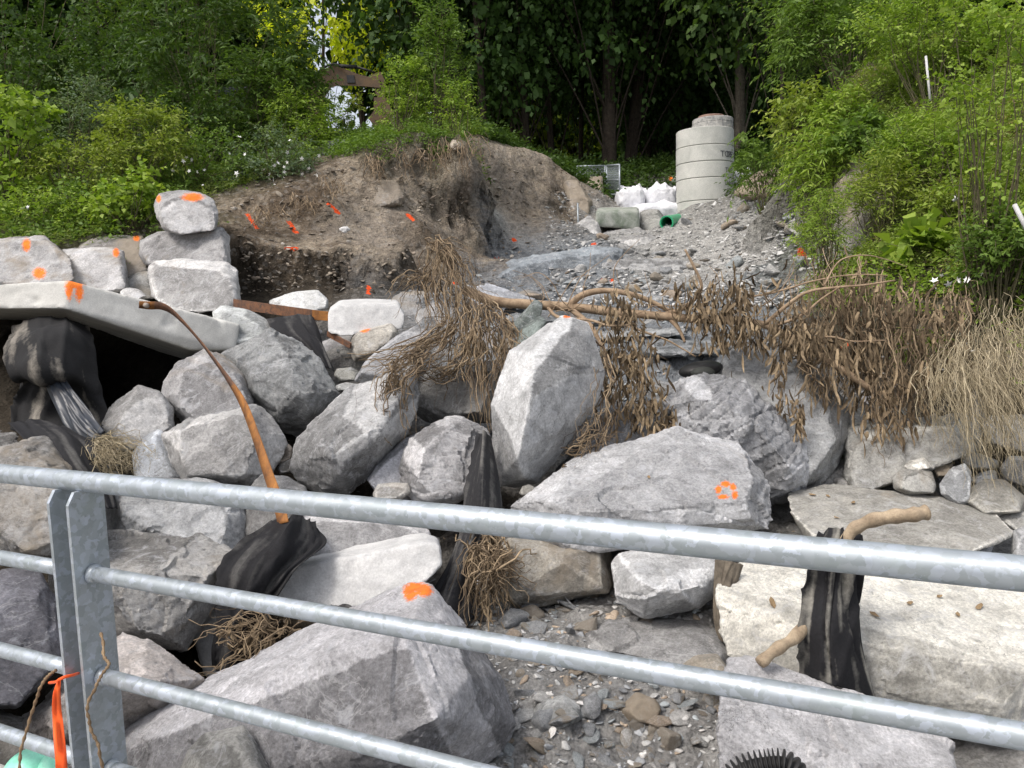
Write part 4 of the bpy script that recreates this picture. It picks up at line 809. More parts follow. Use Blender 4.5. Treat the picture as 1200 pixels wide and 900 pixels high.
cloth('geotextile', 'dark stiff sheet lying on the pile behind the top rail at left', [[(10,498,6.4),(45,492,6.5),(75,500,6.5)],[(30,520,6.0),(75,512,6.1),(110,520,6.2)],[(60,552,5.7),(95,548,5.75),(130,560,5.9)],[(100,590,5.5),(125,596,5.5),(138,596,5.6)]], M_CLOTH, .08, 4, 5, wr=.02, group=GC)
cloth('geotextile', 'taut black sheet below the rusty bar', [[(312,374,8.6),(345,370,8.5),(366,370,8.5)],[(322,390,8.3),(352,388,8.2),(374,388,8.3)],[(350,408,8.1),(368,406,8.0),(380,408,8.1)],[(368,432,7.9),(380,432,7.85),(392,436,7.9)]], M_CLOTH, .05, 4, 7, wr=.012, group=GC)
cloth('geotextile', 'black cloth draped over the concrete kerb in the foreground', [[(322,618,5.35),(348,608,5.3),(372,620,5.3)],[(292,640,5.0),(335,634,4.9),(381,641,4.95)],[(264,666,4.85),(305,668,4.72),(346,672,4.75)],[(260,695,4.8),(288,700,4.68),(322,700,4.72)],[(255,735,4.78),(276,738,4.68),(305,735,4.75)],[(250,778,4.8),(268,782,4.75),(290,772,4.85)]], M_CLOTH, .15, 7, 9, wr=.025, group=GC)
cloth('geotextile', 'charcoal cloth hanging in a narrow fold between two boulders in mid picture', [[(564,510,6.1),(569,508,6.0),(575,512,6.1)],[(553,540,5.85),(567,538,5.7),(581,544,5.85)],[(546,568,5.7),(565,566,5.52),(586,574,5.7)],[(542,600,5.55),(563,600,5.4),(587,602,5.55)],[(537,630,5.45),(552,630,5.3),(568,634,5.45)],[(526,658,5.3),(542,662,5.15),(558,668,5.3)],[(508,690,5.1),(530,700,4.98),(553,706,5.15)],[(498,712,5.0),(518,728,4.9),(543,740,5.05)]], mat_cloth('charcoal_cloth', (.022,.022,.024), (.15,.145,.135), .2), .10, 3.4, 11, wr=.02, sub=18, group=GC)
cloth('geotextile', 'grey black cloth wrapped round the driftwood stick on the cream block', [[(960,624,4.55),(985,618,4.4),(1010,628,4.45)],[(950,655,4.3),(982,650,4.18),(1014,662,4.25)],[(945,690,4.36),(978,690,4.22),(1010,700,4.32)],[(941,730,4.28),(975,730,4.14),(1009,742,4.26)],[(938,765,4.28),(976,768,4.14),(1016,782,4.26)],[(936,792,4.3),(978,802,4.16),(1028,820,4.28)]], mat_cloth('silty_cloth', (.016,.016,.018), (.26,.25,.22), .2), .11, 4.2, 13, wr=.02, sub=18, group=GC)
cloth('geotextile', 'scrap of black cloth by the tip of the huge slab', [[(384,706,5.0),(405,700,4.95),(428,712,4.9)],[(378,716,4.85),(402,712,4.8),(432,722,4.8)],[(380,728,4.8),(402,728,4.7),(430,735,4.75)]], M_CLOTH, .03, 3, 15, wr=.02, group=GC)
cloth('geotextile', 'brown stained cloth strip beside the white boulder', [[(838,655,4.95),(856,658,4.95),(870,662,5.0)],[(836,690,4.9),(848,692,4.85),(862,690,4.9)],[(838,725,4.85),(846,728,4.8),(856,722,4.85)],[(842,750,4.8),(848,752,4.8),(856,748,4.8)]], mat_simple('stained_cloth', (.06,.05,.04), (.20,.17,.13), 9, .9, .5, 60, .006), .03, 3, 17, wr=.03, group=GC)
# rusty strap: position, distance, apparent width in the photograph
st_ = smooth_path([Vector((x, y, d)).to_tuple()+(w_,) for x, y, d, w_ in [(163,357,7.35,11),(176,358,7.3,12.5),(190,359,7.25,11),(205,368,7.2,6.5),(228,392,7.0,3.5),(250,420,6.75,4.5),(268,445,6.5,7.5),(285,473,6.25,12),(300,512,5.95,13),(315,557,5.6,16),(326,588,5.35,18),(332,613,5.2,18)]], 8)
L_, Rr = [], []
for i in range(len(st_)):
    a, b = st_[max(i-1, 0)], st_[min(i+1, len(st_)-1)]; t = np.array([b[0]-a[0], b[1]-a[1]]); t /= np.linalg.norm(t)+1e-9; n_ = np.array([-t[1], t[0]])
    x, y, d, w_ = st_[i]; w_ *= .72; wm = w_*d/FPX; dz = math.sqrt(max(.104**2-wm**2, 0))
    L_.append(P(x+n_[0]*w_/2, y+n_[1]*w_/2, d+dz/2)); Rr.append(P(x-n_[0]*w_/2, y-n_[1]*w_/2, d-dz/2))
V = np.array([tuple(q) for q in L_+Rr]); n_ = len(L_); i = np.arange(n_-1); F = np.stack([i, i+1, n_+i+1, n_+i], 1); o0 = V.mean(0)
V = V.copy(); sr = empty('steel_strap', o0); tag(sr, 'long twisted rusty steel strap curving down from the tilted slab to the kerb', 'metal strap')
o = mesh_obj('strap', np_mesh('strap', V-o0, F, False), M_RUST, sr); o.data.materials.append(M_DARKRUST)
for pi, pl in enumerate(o.data.polygons): pl.material_index = 1 if 10 < pi < 50 else 0
q = o.modifiers.new('s', 'SOLIDIFY'); q.thickness = .005; q.offset = 0
c = P(172.5, 358, 7.27)-Vector(o0); tubeobj('bolt', [([c, c-Fw*.035], .024)], mat_simple('bolt_steel', (.25,.2,.16), (.4,.36,.32), 20, .6), sr, 10)
bt = empty('steel_bar', P(330, 364, 8.7)); tag(bt, 'dark rusty steel bar with an orange end lying above the black sheet', 'metal bar'); o0 = bt.location
def strip(name, pts, h, th, mat, parent, o0):
    bm = bmesh.new(); a, b = pts; ax = (b-a); u = Vector((0, 0, 1)); u = (u-ax.normalized()*u.dot(ax.normalized())).normalized(); n_ = ax.normalized().cross(u)
    box_bm(bm, (a+b)/2-o0, (ax.length, h, th), Matrix((ax.normalized(), u, n_)).transposed()); return bm_obj(name, bm, mat, parent, bevel=.003)
strip('bar', (P(274,356,9.0), P(374,370,8.5)), .11, .02, M_DARKRUST, bt, o0); strip('end_plate', (P(366,369,8.48), P(390,371,8.46)), .10, .02, M_RUST, bt, o0)
c = P(386, 371, 8.43)-o0; tubeobj('bolt_hole', [([c, c-Fw*.004], .012)], M_BLK, bt, 10)
strip2 = strip('angle_iron', (P(384,391,8.35), P(411,405,8.1)), .06, .02, M_DARKRUST, None, Vector()); tag(strip2, 'short rusty angle iron slanting below the white concrete block', 'metal bar')
# driftwood stick
V, F = tubes([(smooth_path([P(*q) for q in [(890,777,4.12),(910,761,4.16),(935,743,4.24),(965,700,4.34),(992,632,4.32),(1012,614,4.3),(1040,606,4.25),(1068,604,4.2),(1086,601,4.2)]], 8), np.linspace(.030, .040, 65)*(1+.12*np.sin(np.arange(65)*.9)))], 14)
V = V+.006*np.stack([fbm(V*14, 3, s) for s in (1, 2, 3)], 1); o0 = V.mean(0)
tag(mesh_obj('driftwood_stick', np_mesh('driftwood_stick', V-o0, F, True), M_DRIFT, loc=o0), 'bleached crooked driftwood stick poking out both sides of the wrapped cloth', 'stick')
# corrugated pipe, rubber rings, mint plastic, ribbon, vines
pth = smooth_path([P(*q) for q in [(850,925,3.5),(872,905,3.5),(900,898,3.48),(922,900,3.46),(940,925,3.44)]], 26); k_ = np.arange(len(pth))
V, F = tubes([(pth, .055+.016*np.sign(np.sin(k_*1.25)))], 24); o0 = V.mean(0)
tag(mesh_obj('corrugated_pipe', np_mesh('corrugated_pipe', V-o0, F), M_BLK, loc=o0), 'black corrugated plastic hose bend at the bottom edge on the lilac slab', 'hose')
bm = bmesh.new(); q = bmesh.ops.create_uvsphere(bm, u_segments=32, v_segments=16, radius=1); bmesh.ops.transform(bm, matrix=Matrix.Translation(P(821,433,7.15)) @ Matrix.Rotation(R(-8), 4, 'Y') @ Matrix.Diagonal((.20,.15,.075,1)), verts=q['verts'])
tag(bm_obj('rubber_disc', bm, M_BLK, smooth=True), 'flat black rubber disc lying on top of the banded boulder', 'rubber disc')
bm = bmesh.new(); q = bmesh.ops.create_uvsphere(bm, u_segments=32, v_segments=16, radius=1); bmesh.ops.transform(bm, matrix=Matrix.Translation(P(824,437,6.98)) @ Matrix.Diagonal((.105,.08,.055,1)), verts=q['verts'])
tag(bm_obj('rubber_ball', bm, mat_simple('dark_rubber', (.03,.032,.03), (.06,.065,.06), 8, .7, .2), smooth=True), 'smaller dark oval lump in front of the flat rubber disc', 'rubber lump')
M_MINT = mat_simple('mint_plastic', (.22,.66,.48), (.34,.78,.60), 3, .35, .05, 10, .004, spec=.5)
mt = empty('plastic_bucket', P(42, 905, 2.75)); tag(mt, 'mint green rounded plastic bucket lid at the bottom left corner', 'plastic lid'); o0 = mt.location
for nm, c, s_ in (('lid', (36,905,2.75), (.088,.088,.078)), ('rim', (62,912,2.72), (.05,.05,.09))):
    bm = bmesh.new(); q = bmesh.ops.create_uvsphere(bm, u_segments=40, v_segments=20, radius=1); bmesh.ops.transform(bm, matrix=Matrix.Translation(P(*c)-o0) @ Matrix.Diagonal((*s_,1)), verts=q['verts']); bm_obj(nm, bm, M_MINT, mt, smooth=True)
M_RIB = mat_simple('orange_ribbon', (.95,.10,.02), (1,.16,.03), 6, .45, .1, 12, .01)
V = []; rows = [(69,797,3),(67,810,8),(67,835,11),(69,865,13),(72,895,14),(74,925,14)]
ctr = smooth_path([(x, y, w_) for x, y, w_ in rows], 6)
for s in (-1, -.3, .3, 1): V.append([tuple(P(x+s*w_/2, y, 2.25+.010*math.sin(s*5+i*.35))) for i, (x, y, w_) in enumerate(ctr)])
V = np.array(V); n_ = V.shape[1]; i = (np.arange(3)[:, None]*n_+np.arange(n_-1)[None, :]); F = np.stack([i, i+1, i+n_+1, i+n_], -1).reshape(-1, 4)
rb = empty('ribbon', P(70, 797, 2.25)); tag(rb, 'bright orange survey ribbon tied to the railing post', 'ribbon'); o0 = rb.location
o = mesh_obj('tail', np_mesh('tail', V.reshape(-1, 3)-np.array(o0), F, True), M_RIB, rb); q = o.modifiers.new('s', 'SOLIDIFY'); q.thickness = .0015
tubeobj('knot', [(smooth_path([P(*q)-o0 for q in [(58,800,2.4),(66,799,2.27),(70,796,2.245),(77,793,2.25),(86,791,2.29),(92,789,2.42)]], 5), .0045)], M_RIB, rb, 6)
for lb, pts_ in (('dry brown vine twig hanging on the right face of the post', [(118,742,2.36),(122,768,2.3),(128,778,2.27),(119,792,2.25),(111,806,2.24),(103,832,2.24),(108,856,2.24),(117,880,2.24),(121,915,2.24)]), ('dry brown vine twig hanging left of the post', [(67,785,2.3),(58,791,2.3),(49,801,2.3),(42,822,2.3),(33,850,2.3),(24,880,2.3),(20,915,2.3)])):
    pth = smooth_path([P(*q) for q in pts_], 10); pth = pth+.003*np.stack([fbm(pth*25, 2, s) for s in (1, 2, 3)], 1)*1.5
    tubeobj('vine_twig', [(pth, .0042*(1+.35*np.sin(np.arange(len(pth))*1.7)))], M_ROOT, None, 7, lb, 'twig', 'vine twigs caught on the railing')
# ---------------------------------------------------------------- foliage tools
def nrmz(a): return a/(np.linalg.norm(a, axis=-1, keepdims=True)+1e-9)
def spray(r, S0, D, L, m_, ll, lw, droop=.25, pair=True, curl=.25, jit=.25, up=.6):
    """leafy twigs: starts S0, directions D, lengths L; m_ leaves on each -> V, F, rnd (one folded diamond per leaf)"""
    n = len(S0); t = (np.arange(m_)+.6)/m_; t = np.clip(t[None, :]+r.uniform(-.05, .05, (n, m_)), .05, 1)
    D = nrmz(D); Z_ = np.array([0, 0, 1.]); L = np.asarray(L)[:, None]*np.ones((1, m_))
    p = S0[:, None, :]+D[:, None, :]*(t*L)[..., None]-Z_*(droop*(t**2)*L)[..., None]
    ax = nrmz(D[:, None, :]-Z_*(2*droop*t)[..., None]); side = nrmz(np.cross(ax, Z_+r.normal(0, .35, (n, 1, 3))))
    sg = np.where((np.arange(m_) % 2)[None, :] == 0, 1., -1.)
    ld = nrmz(ax*.55+side*sg[..., None]*.9+r.normal(0, jit, (n, m_, 3))-Z_*curl); ld[:, -1] = nrmz(ax[:, -1]-Z_*curl)
    nn = nrmz(Z_*up+r.normal(0, .45, (n, m_, 3))+ax*.2); wd = nrmz(np.cross(ld, nn)); nn = np.cross(wd, ld)
    s = r.uniform(.45, 1.4, (n, m_, 1))*np.sin(np.clip(t*2.6+.35, 0, 2.6))[..., None]**.4; ln = ll*s; w_ = lw*s
    a = p; b = p+ld*ln*.45+wd*w_*.5+nn*w_*.18; c = p+ld*ln-Z_*ln*.12; e = p+ld*ln*.45-wd*w_*.5+nn*w_*.18
    V = np.stack([a, b, c, e], 2).reshape(-1, 3); q = n*m_; F = np.arange(q*4).reshape(q, 4)
    rn = np.repeat(np.clip(r.uniform(0, 1, (n, 1))*.6+r.uniform(0, .4, (n, m_)), 0, 1).ravel(), 4)
    return V, F, rn
def merge(parts):
    Vs, Fs, Rs, n = [], [], [], 0
    for V, F, q in parts: Vs.append(V); Fs.append(F+n); Rs.append(q); n += len(V)
    return np.concatenate(Vs), np.concatenate(Fs), np.concatenate(Rs)
LEAF = dict(
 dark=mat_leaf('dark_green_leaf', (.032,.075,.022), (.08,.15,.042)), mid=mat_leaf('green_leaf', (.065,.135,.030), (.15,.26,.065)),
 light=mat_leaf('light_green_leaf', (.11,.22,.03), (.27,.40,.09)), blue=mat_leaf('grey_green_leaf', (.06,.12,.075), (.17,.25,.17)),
 lime=mat_leaf('yellow_green_leaf', (.11,.19,.035), (.27,.36,.09)), gold=mat_leaf('sunlit_yellow_leaf', (.40,.52,.03), (.66,.80,.10), .5),  # gold: sun shining through the leaves, put into the leaf colour
 maple=mat_leaf('maple_leaf', (.024,.062,.020), (.065,.14,.038), .3), far=mat_leaf('far_leaf', (.07,.14,.02), (.22,.30,.05), .45),  # maple has the canopy's shade, far has sunlight, put into the leaf colour
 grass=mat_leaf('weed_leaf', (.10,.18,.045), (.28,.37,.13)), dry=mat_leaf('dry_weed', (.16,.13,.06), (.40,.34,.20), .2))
M_STEM = mat_simple('green_stem', (.05,.05,.025), (.14,.12,.07), 12, .9, .2)
M_FLOWER = mat_simple('white_petal', (.75,.75,.72), (.85,.85,.82), 5, .6, 0)
def plant(name, label, base, leaves, stems, lm, cat, group=None, sm=None, lname='foliage', sname='stem'):
    t = empty(name, base); tag(t, label, cat, group); o0 = np.array(base)
    V, F, q = leaves; mesh_obj(lname, np_mesh(lname, V-o0, F, False, {'rnd': q}), LEAF[lm] if isinstance(lm, str) else lm, t)
    if stems: V, F = tubes(stems, 5, False); mesh_obj(sname, np_mesh(sname, V-o0, F, True), sm or M_STEM, t)
    return t
def bush(label, px, py, rx, ry, d, lm, ll=.07, lw=.035, K=26, T=9, m_=9, tl=.35, droop=.25, name='shrub', cat='shrub', group=None, seed=0, curl=.25, ground=None, depth=.8, sm=None, tropism=.35):
    """a shrub standing on the ground at distance d whose crown fills the ellipse px, py, rx, ry of the view"""
    K = int(K*1.7); r = np.random.default_rng(seed+int(px*3+py)); k = d/FPX; b = on_ground(px, d) if ground is None else ground
    c = np.array(P(px, py, d)); A = np.array([rx*k, min(rx, ry)*k*depth, ry*k])
    u = nrmz(r.normal(0, 1, (K, 3))); rad = r.uniform(.35, 1, (K, 1))**.5; C_ = c+u*rad*A
    C_[:, 2] = np.maximum(C_[:, 2], ground_z(C_[:, 0], C_[:, 1])+.1)
    out = nrmz(C_-(c-np.array([0, 0, A[2]*.7]))); n = K*T
    S0 = np.repeat(C_, T, 0)+r.normal(0, 1, (n, 3))*tl*.25; D = np.repeat(out, T, 0)*.7+r.normal(0, .75, (n, 3))+np.array([0, 0, tropism])
    Ls = r.uniform(.55, 1.25, n)*tl; lv = spray(r, S0, D, Ls, m_, ll, lw, droop, curl=curl)
    st = []
    b3 = np.array(b)
    for i in range(min(K, 34)):
        bb = b3+np.array([r.normal(0, .06*rx*k), r.normal(0, .05), -.05]); mid = bb*.5+C_[i]*.5+np.array([r.normal(0, .08), r.normal(0, .08), .12*A[2]])
        st.append((smooth_path([bb, mid, C_[i]], 4), np.linspace(.006+.005*A[2], .003, 9)))
    D_ = nrmz(D)
    for i in range(0, n, 4): st.append(([S0[i], S0[i]+D_[i]*Ls[i]*.5-np.array([0, 0, droop*.25*Ls[i]]), S0[i]+D_[i]*Ls[i]-np.array([0, 0, droop*Ls[i]])], [.004, .003, .0015]))
    return plant(name, label, b, lv, st, lm, cat, group, sm)
GSH = 'shrubs on the left bank'
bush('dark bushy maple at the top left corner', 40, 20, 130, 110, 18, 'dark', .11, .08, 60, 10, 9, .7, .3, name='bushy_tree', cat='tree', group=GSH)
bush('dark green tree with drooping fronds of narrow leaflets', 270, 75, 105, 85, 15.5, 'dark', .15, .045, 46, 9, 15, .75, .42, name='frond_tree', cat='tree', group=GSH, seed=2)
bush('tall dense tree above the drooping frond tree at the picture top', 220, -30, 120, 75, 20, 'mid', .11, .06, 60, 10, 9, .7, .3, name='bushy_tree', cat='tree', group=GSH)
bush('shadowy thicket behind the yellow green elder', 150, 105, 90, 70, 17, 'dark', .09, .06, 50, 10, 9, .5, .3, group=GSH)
bush('grey green willow shrub left of the elder', 88, 140, 38, 48, 13.6, 'blue', .07, .025, 22, 9, 12, .4, .1, group=GSH)
bush('sapling with big round leaves at the left edge', 22, 185, 42, 78, 12.2, 'light', .12, .10, 22, 6, 7, .35, .2, group=GSH, name='sapling', cat='sapling')
bush('yellow green elder bush with reddish tips', 168, 165, 52, 34, 12.6, 'lime', .09, .035, 26, 10, 9, .35, .2, group=GSH)
bush('fine leaved lime green shrub below the willow', 100, 205, 60, 32, 12.2, 'lime', .07, .03, 26, 10, 10, .35, .2, group=GSH)
bush('mid green shrub dotted with white flowers above the topmost wall boulder', 235, 200, 70, 50, 13.3, 'mid', .07, .035, 40, 9, 9, .35, .3, group=GSH)
bush('bluish shrub with white blossoms beside the earth bank', 325, 195, 50, 42, 13.4, 'blue', .06, .028, 34, 9, 10, .35, .3, group=GSH)
bush('green ash thicket below the excavator boom', 318, 128, 68, 60, 15.5, 'mid', .10, .035, 44, 10, 12, .45, .3, group=GSH)
bush('light ash sapling covering the foot of the boom', 356, 150, 30, 34, 15.0, 'light', .09, .03, 22, 8, 12, .4, .2, group=GSH)
bush('dark undergrowth shrub at the left of the sky gap', 390, 170, 26, 34, 16.2, 'mid', .07, .03, 16, 8, 9, .3, .2, group=GSH)
bush('tall young ash on top of the earth bank', 515, 75, 30, 78, 15.3, 'mid', .09, .035, 30, 8, 12, .4, .15, group=GSH, name='young_tree', cat='tree')
bush('light green sapling left of the tall young ash', 474, 112, 24, 42, 15.0, 'light', .08, .03, 24, 7, 12, .35, .2, group=GSH, name='sapling', cat='sapling')
bush('small light sapling at the right end of the earth bank crest', 540, 128, 20, 28, 14.8, 'light', .07, .03, 12, 7, 10, .3, .2, group=GSH, name='sapling', cat='sapling')
bush('thin sapling standing in the bright sky gap', 408, 140, 20, 30, 16.8, 'lime', .08, .03, 7, 6, 9, .35, .2, group=GSH, name='sapling', cat='sapling')
bush('vine with broad light leaves climbing beside the topmost wall boulder', 158, 236, 40, 24, 11.3, 'light', .10, .09, 16, 7, 6, .3, .3, group=GSH, name='vine', cat='vine')
bush('low green weeds behind the left wall stones', 60, 255, 70, 24, 11.5, 'light', .06, .03, 30, 10, 8, .25, .2, group=GSH)
bush('leafy weeds between the elder and the wall', 110, 240, 60, 26, 11.9, 'mid', .08, .05, 30, 8, 7, .3, .25, group=GSH)
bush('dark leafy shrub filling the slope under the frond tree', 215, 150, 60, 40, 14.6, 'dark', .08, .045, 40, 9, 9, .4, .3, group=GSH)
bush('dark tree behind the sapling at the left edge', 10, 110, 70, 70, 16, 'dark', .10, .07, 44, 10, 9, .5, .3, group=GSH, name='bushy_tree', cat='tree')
# right bank
GRB = 'shrubs on the right bank'
bush('young poplar with heart shaped leaves leaning in at the right edge', 1165, 120, 60, 125, 7.6, 'light', .06, .05, 24, 6, 9, .35, .25, name='sapling', cat='sapling', group=GRB)
bush('dense pale green shrub crowning the right bank', 1085, 40, 80, 45, 11.2, 'light', .07, .03, 48, 9, 11, .4, .2, group=GRB)
bush('dark green sumac leaning left over the right bank edge', 985, 45, 70, 45, 13.0, 'mid', .12, .035, 40, 9, 13, .6, .3, group=GRB)
bush('tall tree mass behind the right bank at the picture top', 1000, -30, 120, 60, 15.5, 'mid', .10, .06, 60, 10, 9, .6, .3, name='bushy_tree', cat='tree', group=GRB)
bush('yellowing maple shrub hanging off the left rim of the right bank', 942, 150, 32, 40, 12.2, 'lime', .10, .05, 20, 7, 8, .4, .4, group=GRB)
bush('drooping willow leaved weed at the rim of the right bank', 955, 200, 24, 50, 11.2, 'light', .12, .025, 20, 7, 10, .45, .7, group=GRB, cat='weed', name='tall_weed')
bush('drooping dark fronds beside the concrete shaft', 893, 192, 30, 22, 14.6, 'mid', .12, .035, 16, 7, 11, .5, .6, group=GRB)
bush('broad leaved burdock in the middle of the right bank', 1080, 285, 26, 14, 8.6, 'light', .20, .16, 10, 3, 3, .15, .2, group=GRB, cat='weed', name='burdock')
bush('ferny yarrow clump on the right bank face', 1030, 222, 30, 26, 9.6, 'lime', .08, .018, 22, 7, 12, .3, .2, group=GRB, cat='weed', name='fern_clump')
bush('feathery green plant hanging at the left rim of the right bank', 968, 262, 20, 44, 9.4, 'light', .06, .012, 24, 7, 12, .3, .5, group=GRB, cat='weed', name='tall_weed')
bush('goldenrod clump below the white pole', 1090, 175, 38, 34, 9.8, 'light', .08, .018, 26, 8, 14, .35, .1, group=GRB, cat='weed', name='goldenrod_clump')
bush('goldenrod clump left of the white pole', 1048, 205, 24, 26, 10.2, 'mid', .08, .018, 20, 8, 14, .35, .1, group=GRB, cat='weed', name='goldenrod_clump')
bush('leafy goldenrod on the left face of the right bank beside the bare patch', 985, 150, 26, 40, 11.6, 'light', .09, .03, 26, 8, 10, .3, .3, group=GRB, cat='weed', name='goldenrod_clump')
bush('short broad leaved shrub below the bare patch of the right bank', 1018, 172, 34, 26, 10.9, 'mid', .10, .05, 26, 8, 8, .3, .3, group=GRB)
bush('weedy clump at the right edge above the dry grass', 1175, 290, 40, 34, 7.6, 'mid', .06, .03, 30, 8, 9, .25, .2, group=GRB, cat='weed', name='weed_clump')
bush('pale clover patch high on the right bank face', 1120, 240, 40, 22, 8.9, 'lime', .05, .03, 24, 9, 8, .2, .2, group=GRB, cat='weed', name='weed_clump')
bush('green sprig hanging among the dead leaves', 1078, 402, 18, 12, 7.0, 'light', .10, .02, 5, 4, 8, .16, .4, group=GRB, cat='weed', name='green_sprig', ground=P(1085,380,7.3), depth=.3)
# ---------------------------------------------------------------- forest
def tree(label, px, d, tr, lean=0, ch=9., cr=4.2, lm='maple', seed=0, ll=.21, lw=.18, K=70, T=12, m_=8, name='forest_tree', lowest=2.6, trunk_h=15, group='trees of the forest behind', squash=1., mat=None):
    K = int(K*1.5); r = np.random.default_rng(seed+int(px)); b = np.array(on_ground(px, d)); h = trunk_h
    pts = [b+np.array([0, 0, -.3]), b+np.array([lean*.05, 0, .5]), b+np.array([lean*.5, r.normal(0, .1), h*.5]), b+np.array([lean, r.normal(0, .2), h])]
    pth = smooth_path(pts, 8); rr = np.interp(np.linspace(0, 1, len(pth)), [0, .06, .15, 1], [tr*1.5, tr*1.12, tr, tr*.35])
    st = [(pth, rr)]; c = b+np.array([lean*.6, 0, ch]); C_ = []
    for i in range(K):
        u = nrmz(r.normal(0, 1, 3)); q = c+u*np.array([cr, cr, (ch-lowest)*squash])*r.uniform(.45, 1)**.6; q[2] = max(q[2], b[2]+lowest+r.uniform(0, .8)); C_.append(q)
        if i % 6 == 0:
            j = min(len(pth)-1, int(len(pth)*np.clip((q[2]-b[2])/h*.8, .1, .9))); st.append((smooth_path([pth[j], (pth[j]+q)/2+np.array([0, 0, .4]), q], 4), np.linspace(tr*.13, .01, 9)))
    C_ = np.array(C_); n = K*T; out = nrmz(C_-c); tl = 1.0
    S0 = np.repeat(C_, T, 0)+r.normal(0, .45, (n, 3)); D = np.repeat(out, T, 0)*.8+r.normal(0, .8, (n, 3))*np.array([1, 1, .45])
    lv = spray(r, S0, D, r.uniform(.5, 1.3, n)*tl, m_, ll, lw, .3, curl=.4)
    return plant(name, label, Vector(b), lv, st, lm, 'tree', group, mat or M_BARK, 'crown', 'trunk')
tree('thick straight trunk left of the white bags, biggest in the forest', 716, 25, .29, .2, seed=1, K=90, lowest=3.2)
tree('thick trunk leaning right just beside the biggest trunk', 738, 26.5, .26, 1.9, seed=2, lowest=3.2)
tree('straight greyish trunk behind the concrete shaft', 866, 24, .20, .1, seed=3, K=90, lowest=2.8, mat=mat_simple('grey_bark', (.10,.085,.07), (.24,.21,.17), 12, .95, .8, 22, .03))
tree('dark trunk at the left side of the forest with low leaves', 622, 25.5, .16, -.4, seed=4, K=100, lowest=2.5)
tree('dark leaning trunk second from the left of the forest', 652, 27, .14, -.8, seed=5, K=90, lowest=2.4)
tree('slender pale trunk between the shaft and the right bank', 912, 21, .06, .4, seed=6, ch=8, cr=3.2, K=60, lowest=2.2, lm='dark')
tree('dark tree overhanging the crest of the earth bank', 575, 24, .15, -.6, seed=7, K=110, lowest=2.0, cr=3.6)
tree('dark maple spreading over the excavator boom from the right', 500, 26, .14, -.3, ch=9.5, seed=8, K=80, cr=3.0, lowest=3.4)
tree('slim trunk far behind the leaning trunk', 682, 31, .12, .5, seed=9, K=80, cr=4.5, lowest=3.2)
tree('slim trunk far behind the shaft', 800, 31, .13, -.2, seed=10, K=100, cr=5, lowest=1.6)
tree('bushy dark tree behind the right bank edge', 950, 24, .15, 0, seed=11, K=110, cr=4.5, lowest=1.0)
tree('thin dark stem in the gap of the forest', 604, 30, .08, .3, seed=12, K=50, cr=3.5, lowest=3.6)
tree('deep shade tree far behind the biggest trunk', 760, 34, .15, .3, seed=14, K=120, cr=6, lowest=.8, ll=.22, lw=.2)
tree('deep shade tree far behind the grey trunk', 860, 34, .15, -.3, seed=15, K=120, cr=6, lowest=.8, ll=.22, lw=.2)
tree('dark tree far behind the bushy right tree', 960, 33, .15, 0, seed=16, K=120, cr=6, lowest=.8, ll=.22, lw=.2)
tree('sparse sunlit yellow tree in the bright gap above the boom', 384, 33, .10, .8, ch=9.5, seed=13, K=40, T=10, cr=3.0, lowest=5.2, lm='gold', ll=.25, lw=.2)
# far woods: one lit mass of leaves that closes the view behind the trunks
r = np.random.default_rng(5)
def woods(name, label, x0, x1, y0, y1, z0, z1, n, lm, ll=.4):
    x = r.uniform(x0, x1, n); y = r.uniform(y0, y1, n); z = z0+(z1-z0)*r.uniform(0, 1, n)**.8
    S0 = np.stack([x, y, z], 1); V, F, q = spray(r, S0, r.normal(0, 1, (n, 3)), r.uniform(1, 2.2, n), 7, ll, ll*.8, .2)
    st = []
    for i in range(26):
        a = np.array([r.uniform(x0, x1), r.uniform(y0, y1-1), 5.]); st.append(([a, a+np.array([r.normal(0, .5), 0, 8]), a+np.array([r.normal(0, 1), 0, 16])], [.11, .09, .05]))
    tv, tf = tubes(st, 6, False); me = np_mesh(name, V, F, False, {'rnd': q}); o = mesh_obj(name, me, LEAF[lm]); tag(o, label, 'woods', kind='stuff')
    o2 = mesh_obj('trunks', np_mesh('trunks', tv, tf, True), M_BARK, o); o2['kind'] = 'stuff'
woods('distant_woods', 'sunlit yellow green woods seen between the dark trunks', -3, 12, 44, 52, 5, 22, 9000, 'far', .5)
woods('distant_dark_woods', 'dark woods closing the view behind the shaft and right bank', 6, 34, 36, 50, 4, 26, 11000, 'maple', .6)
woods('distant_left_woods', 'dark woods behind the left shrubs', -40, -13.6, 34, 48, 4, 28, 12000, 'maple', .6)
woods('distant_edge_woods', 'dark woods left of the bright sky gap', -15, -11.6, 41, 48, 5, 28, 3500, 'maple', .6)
woods('distant_mid_woods', 'dark canopy closing the view above the saplings of the earth bank', -7.4, -1, 40, 46, 12, 26, 5000, 'maple', .6)
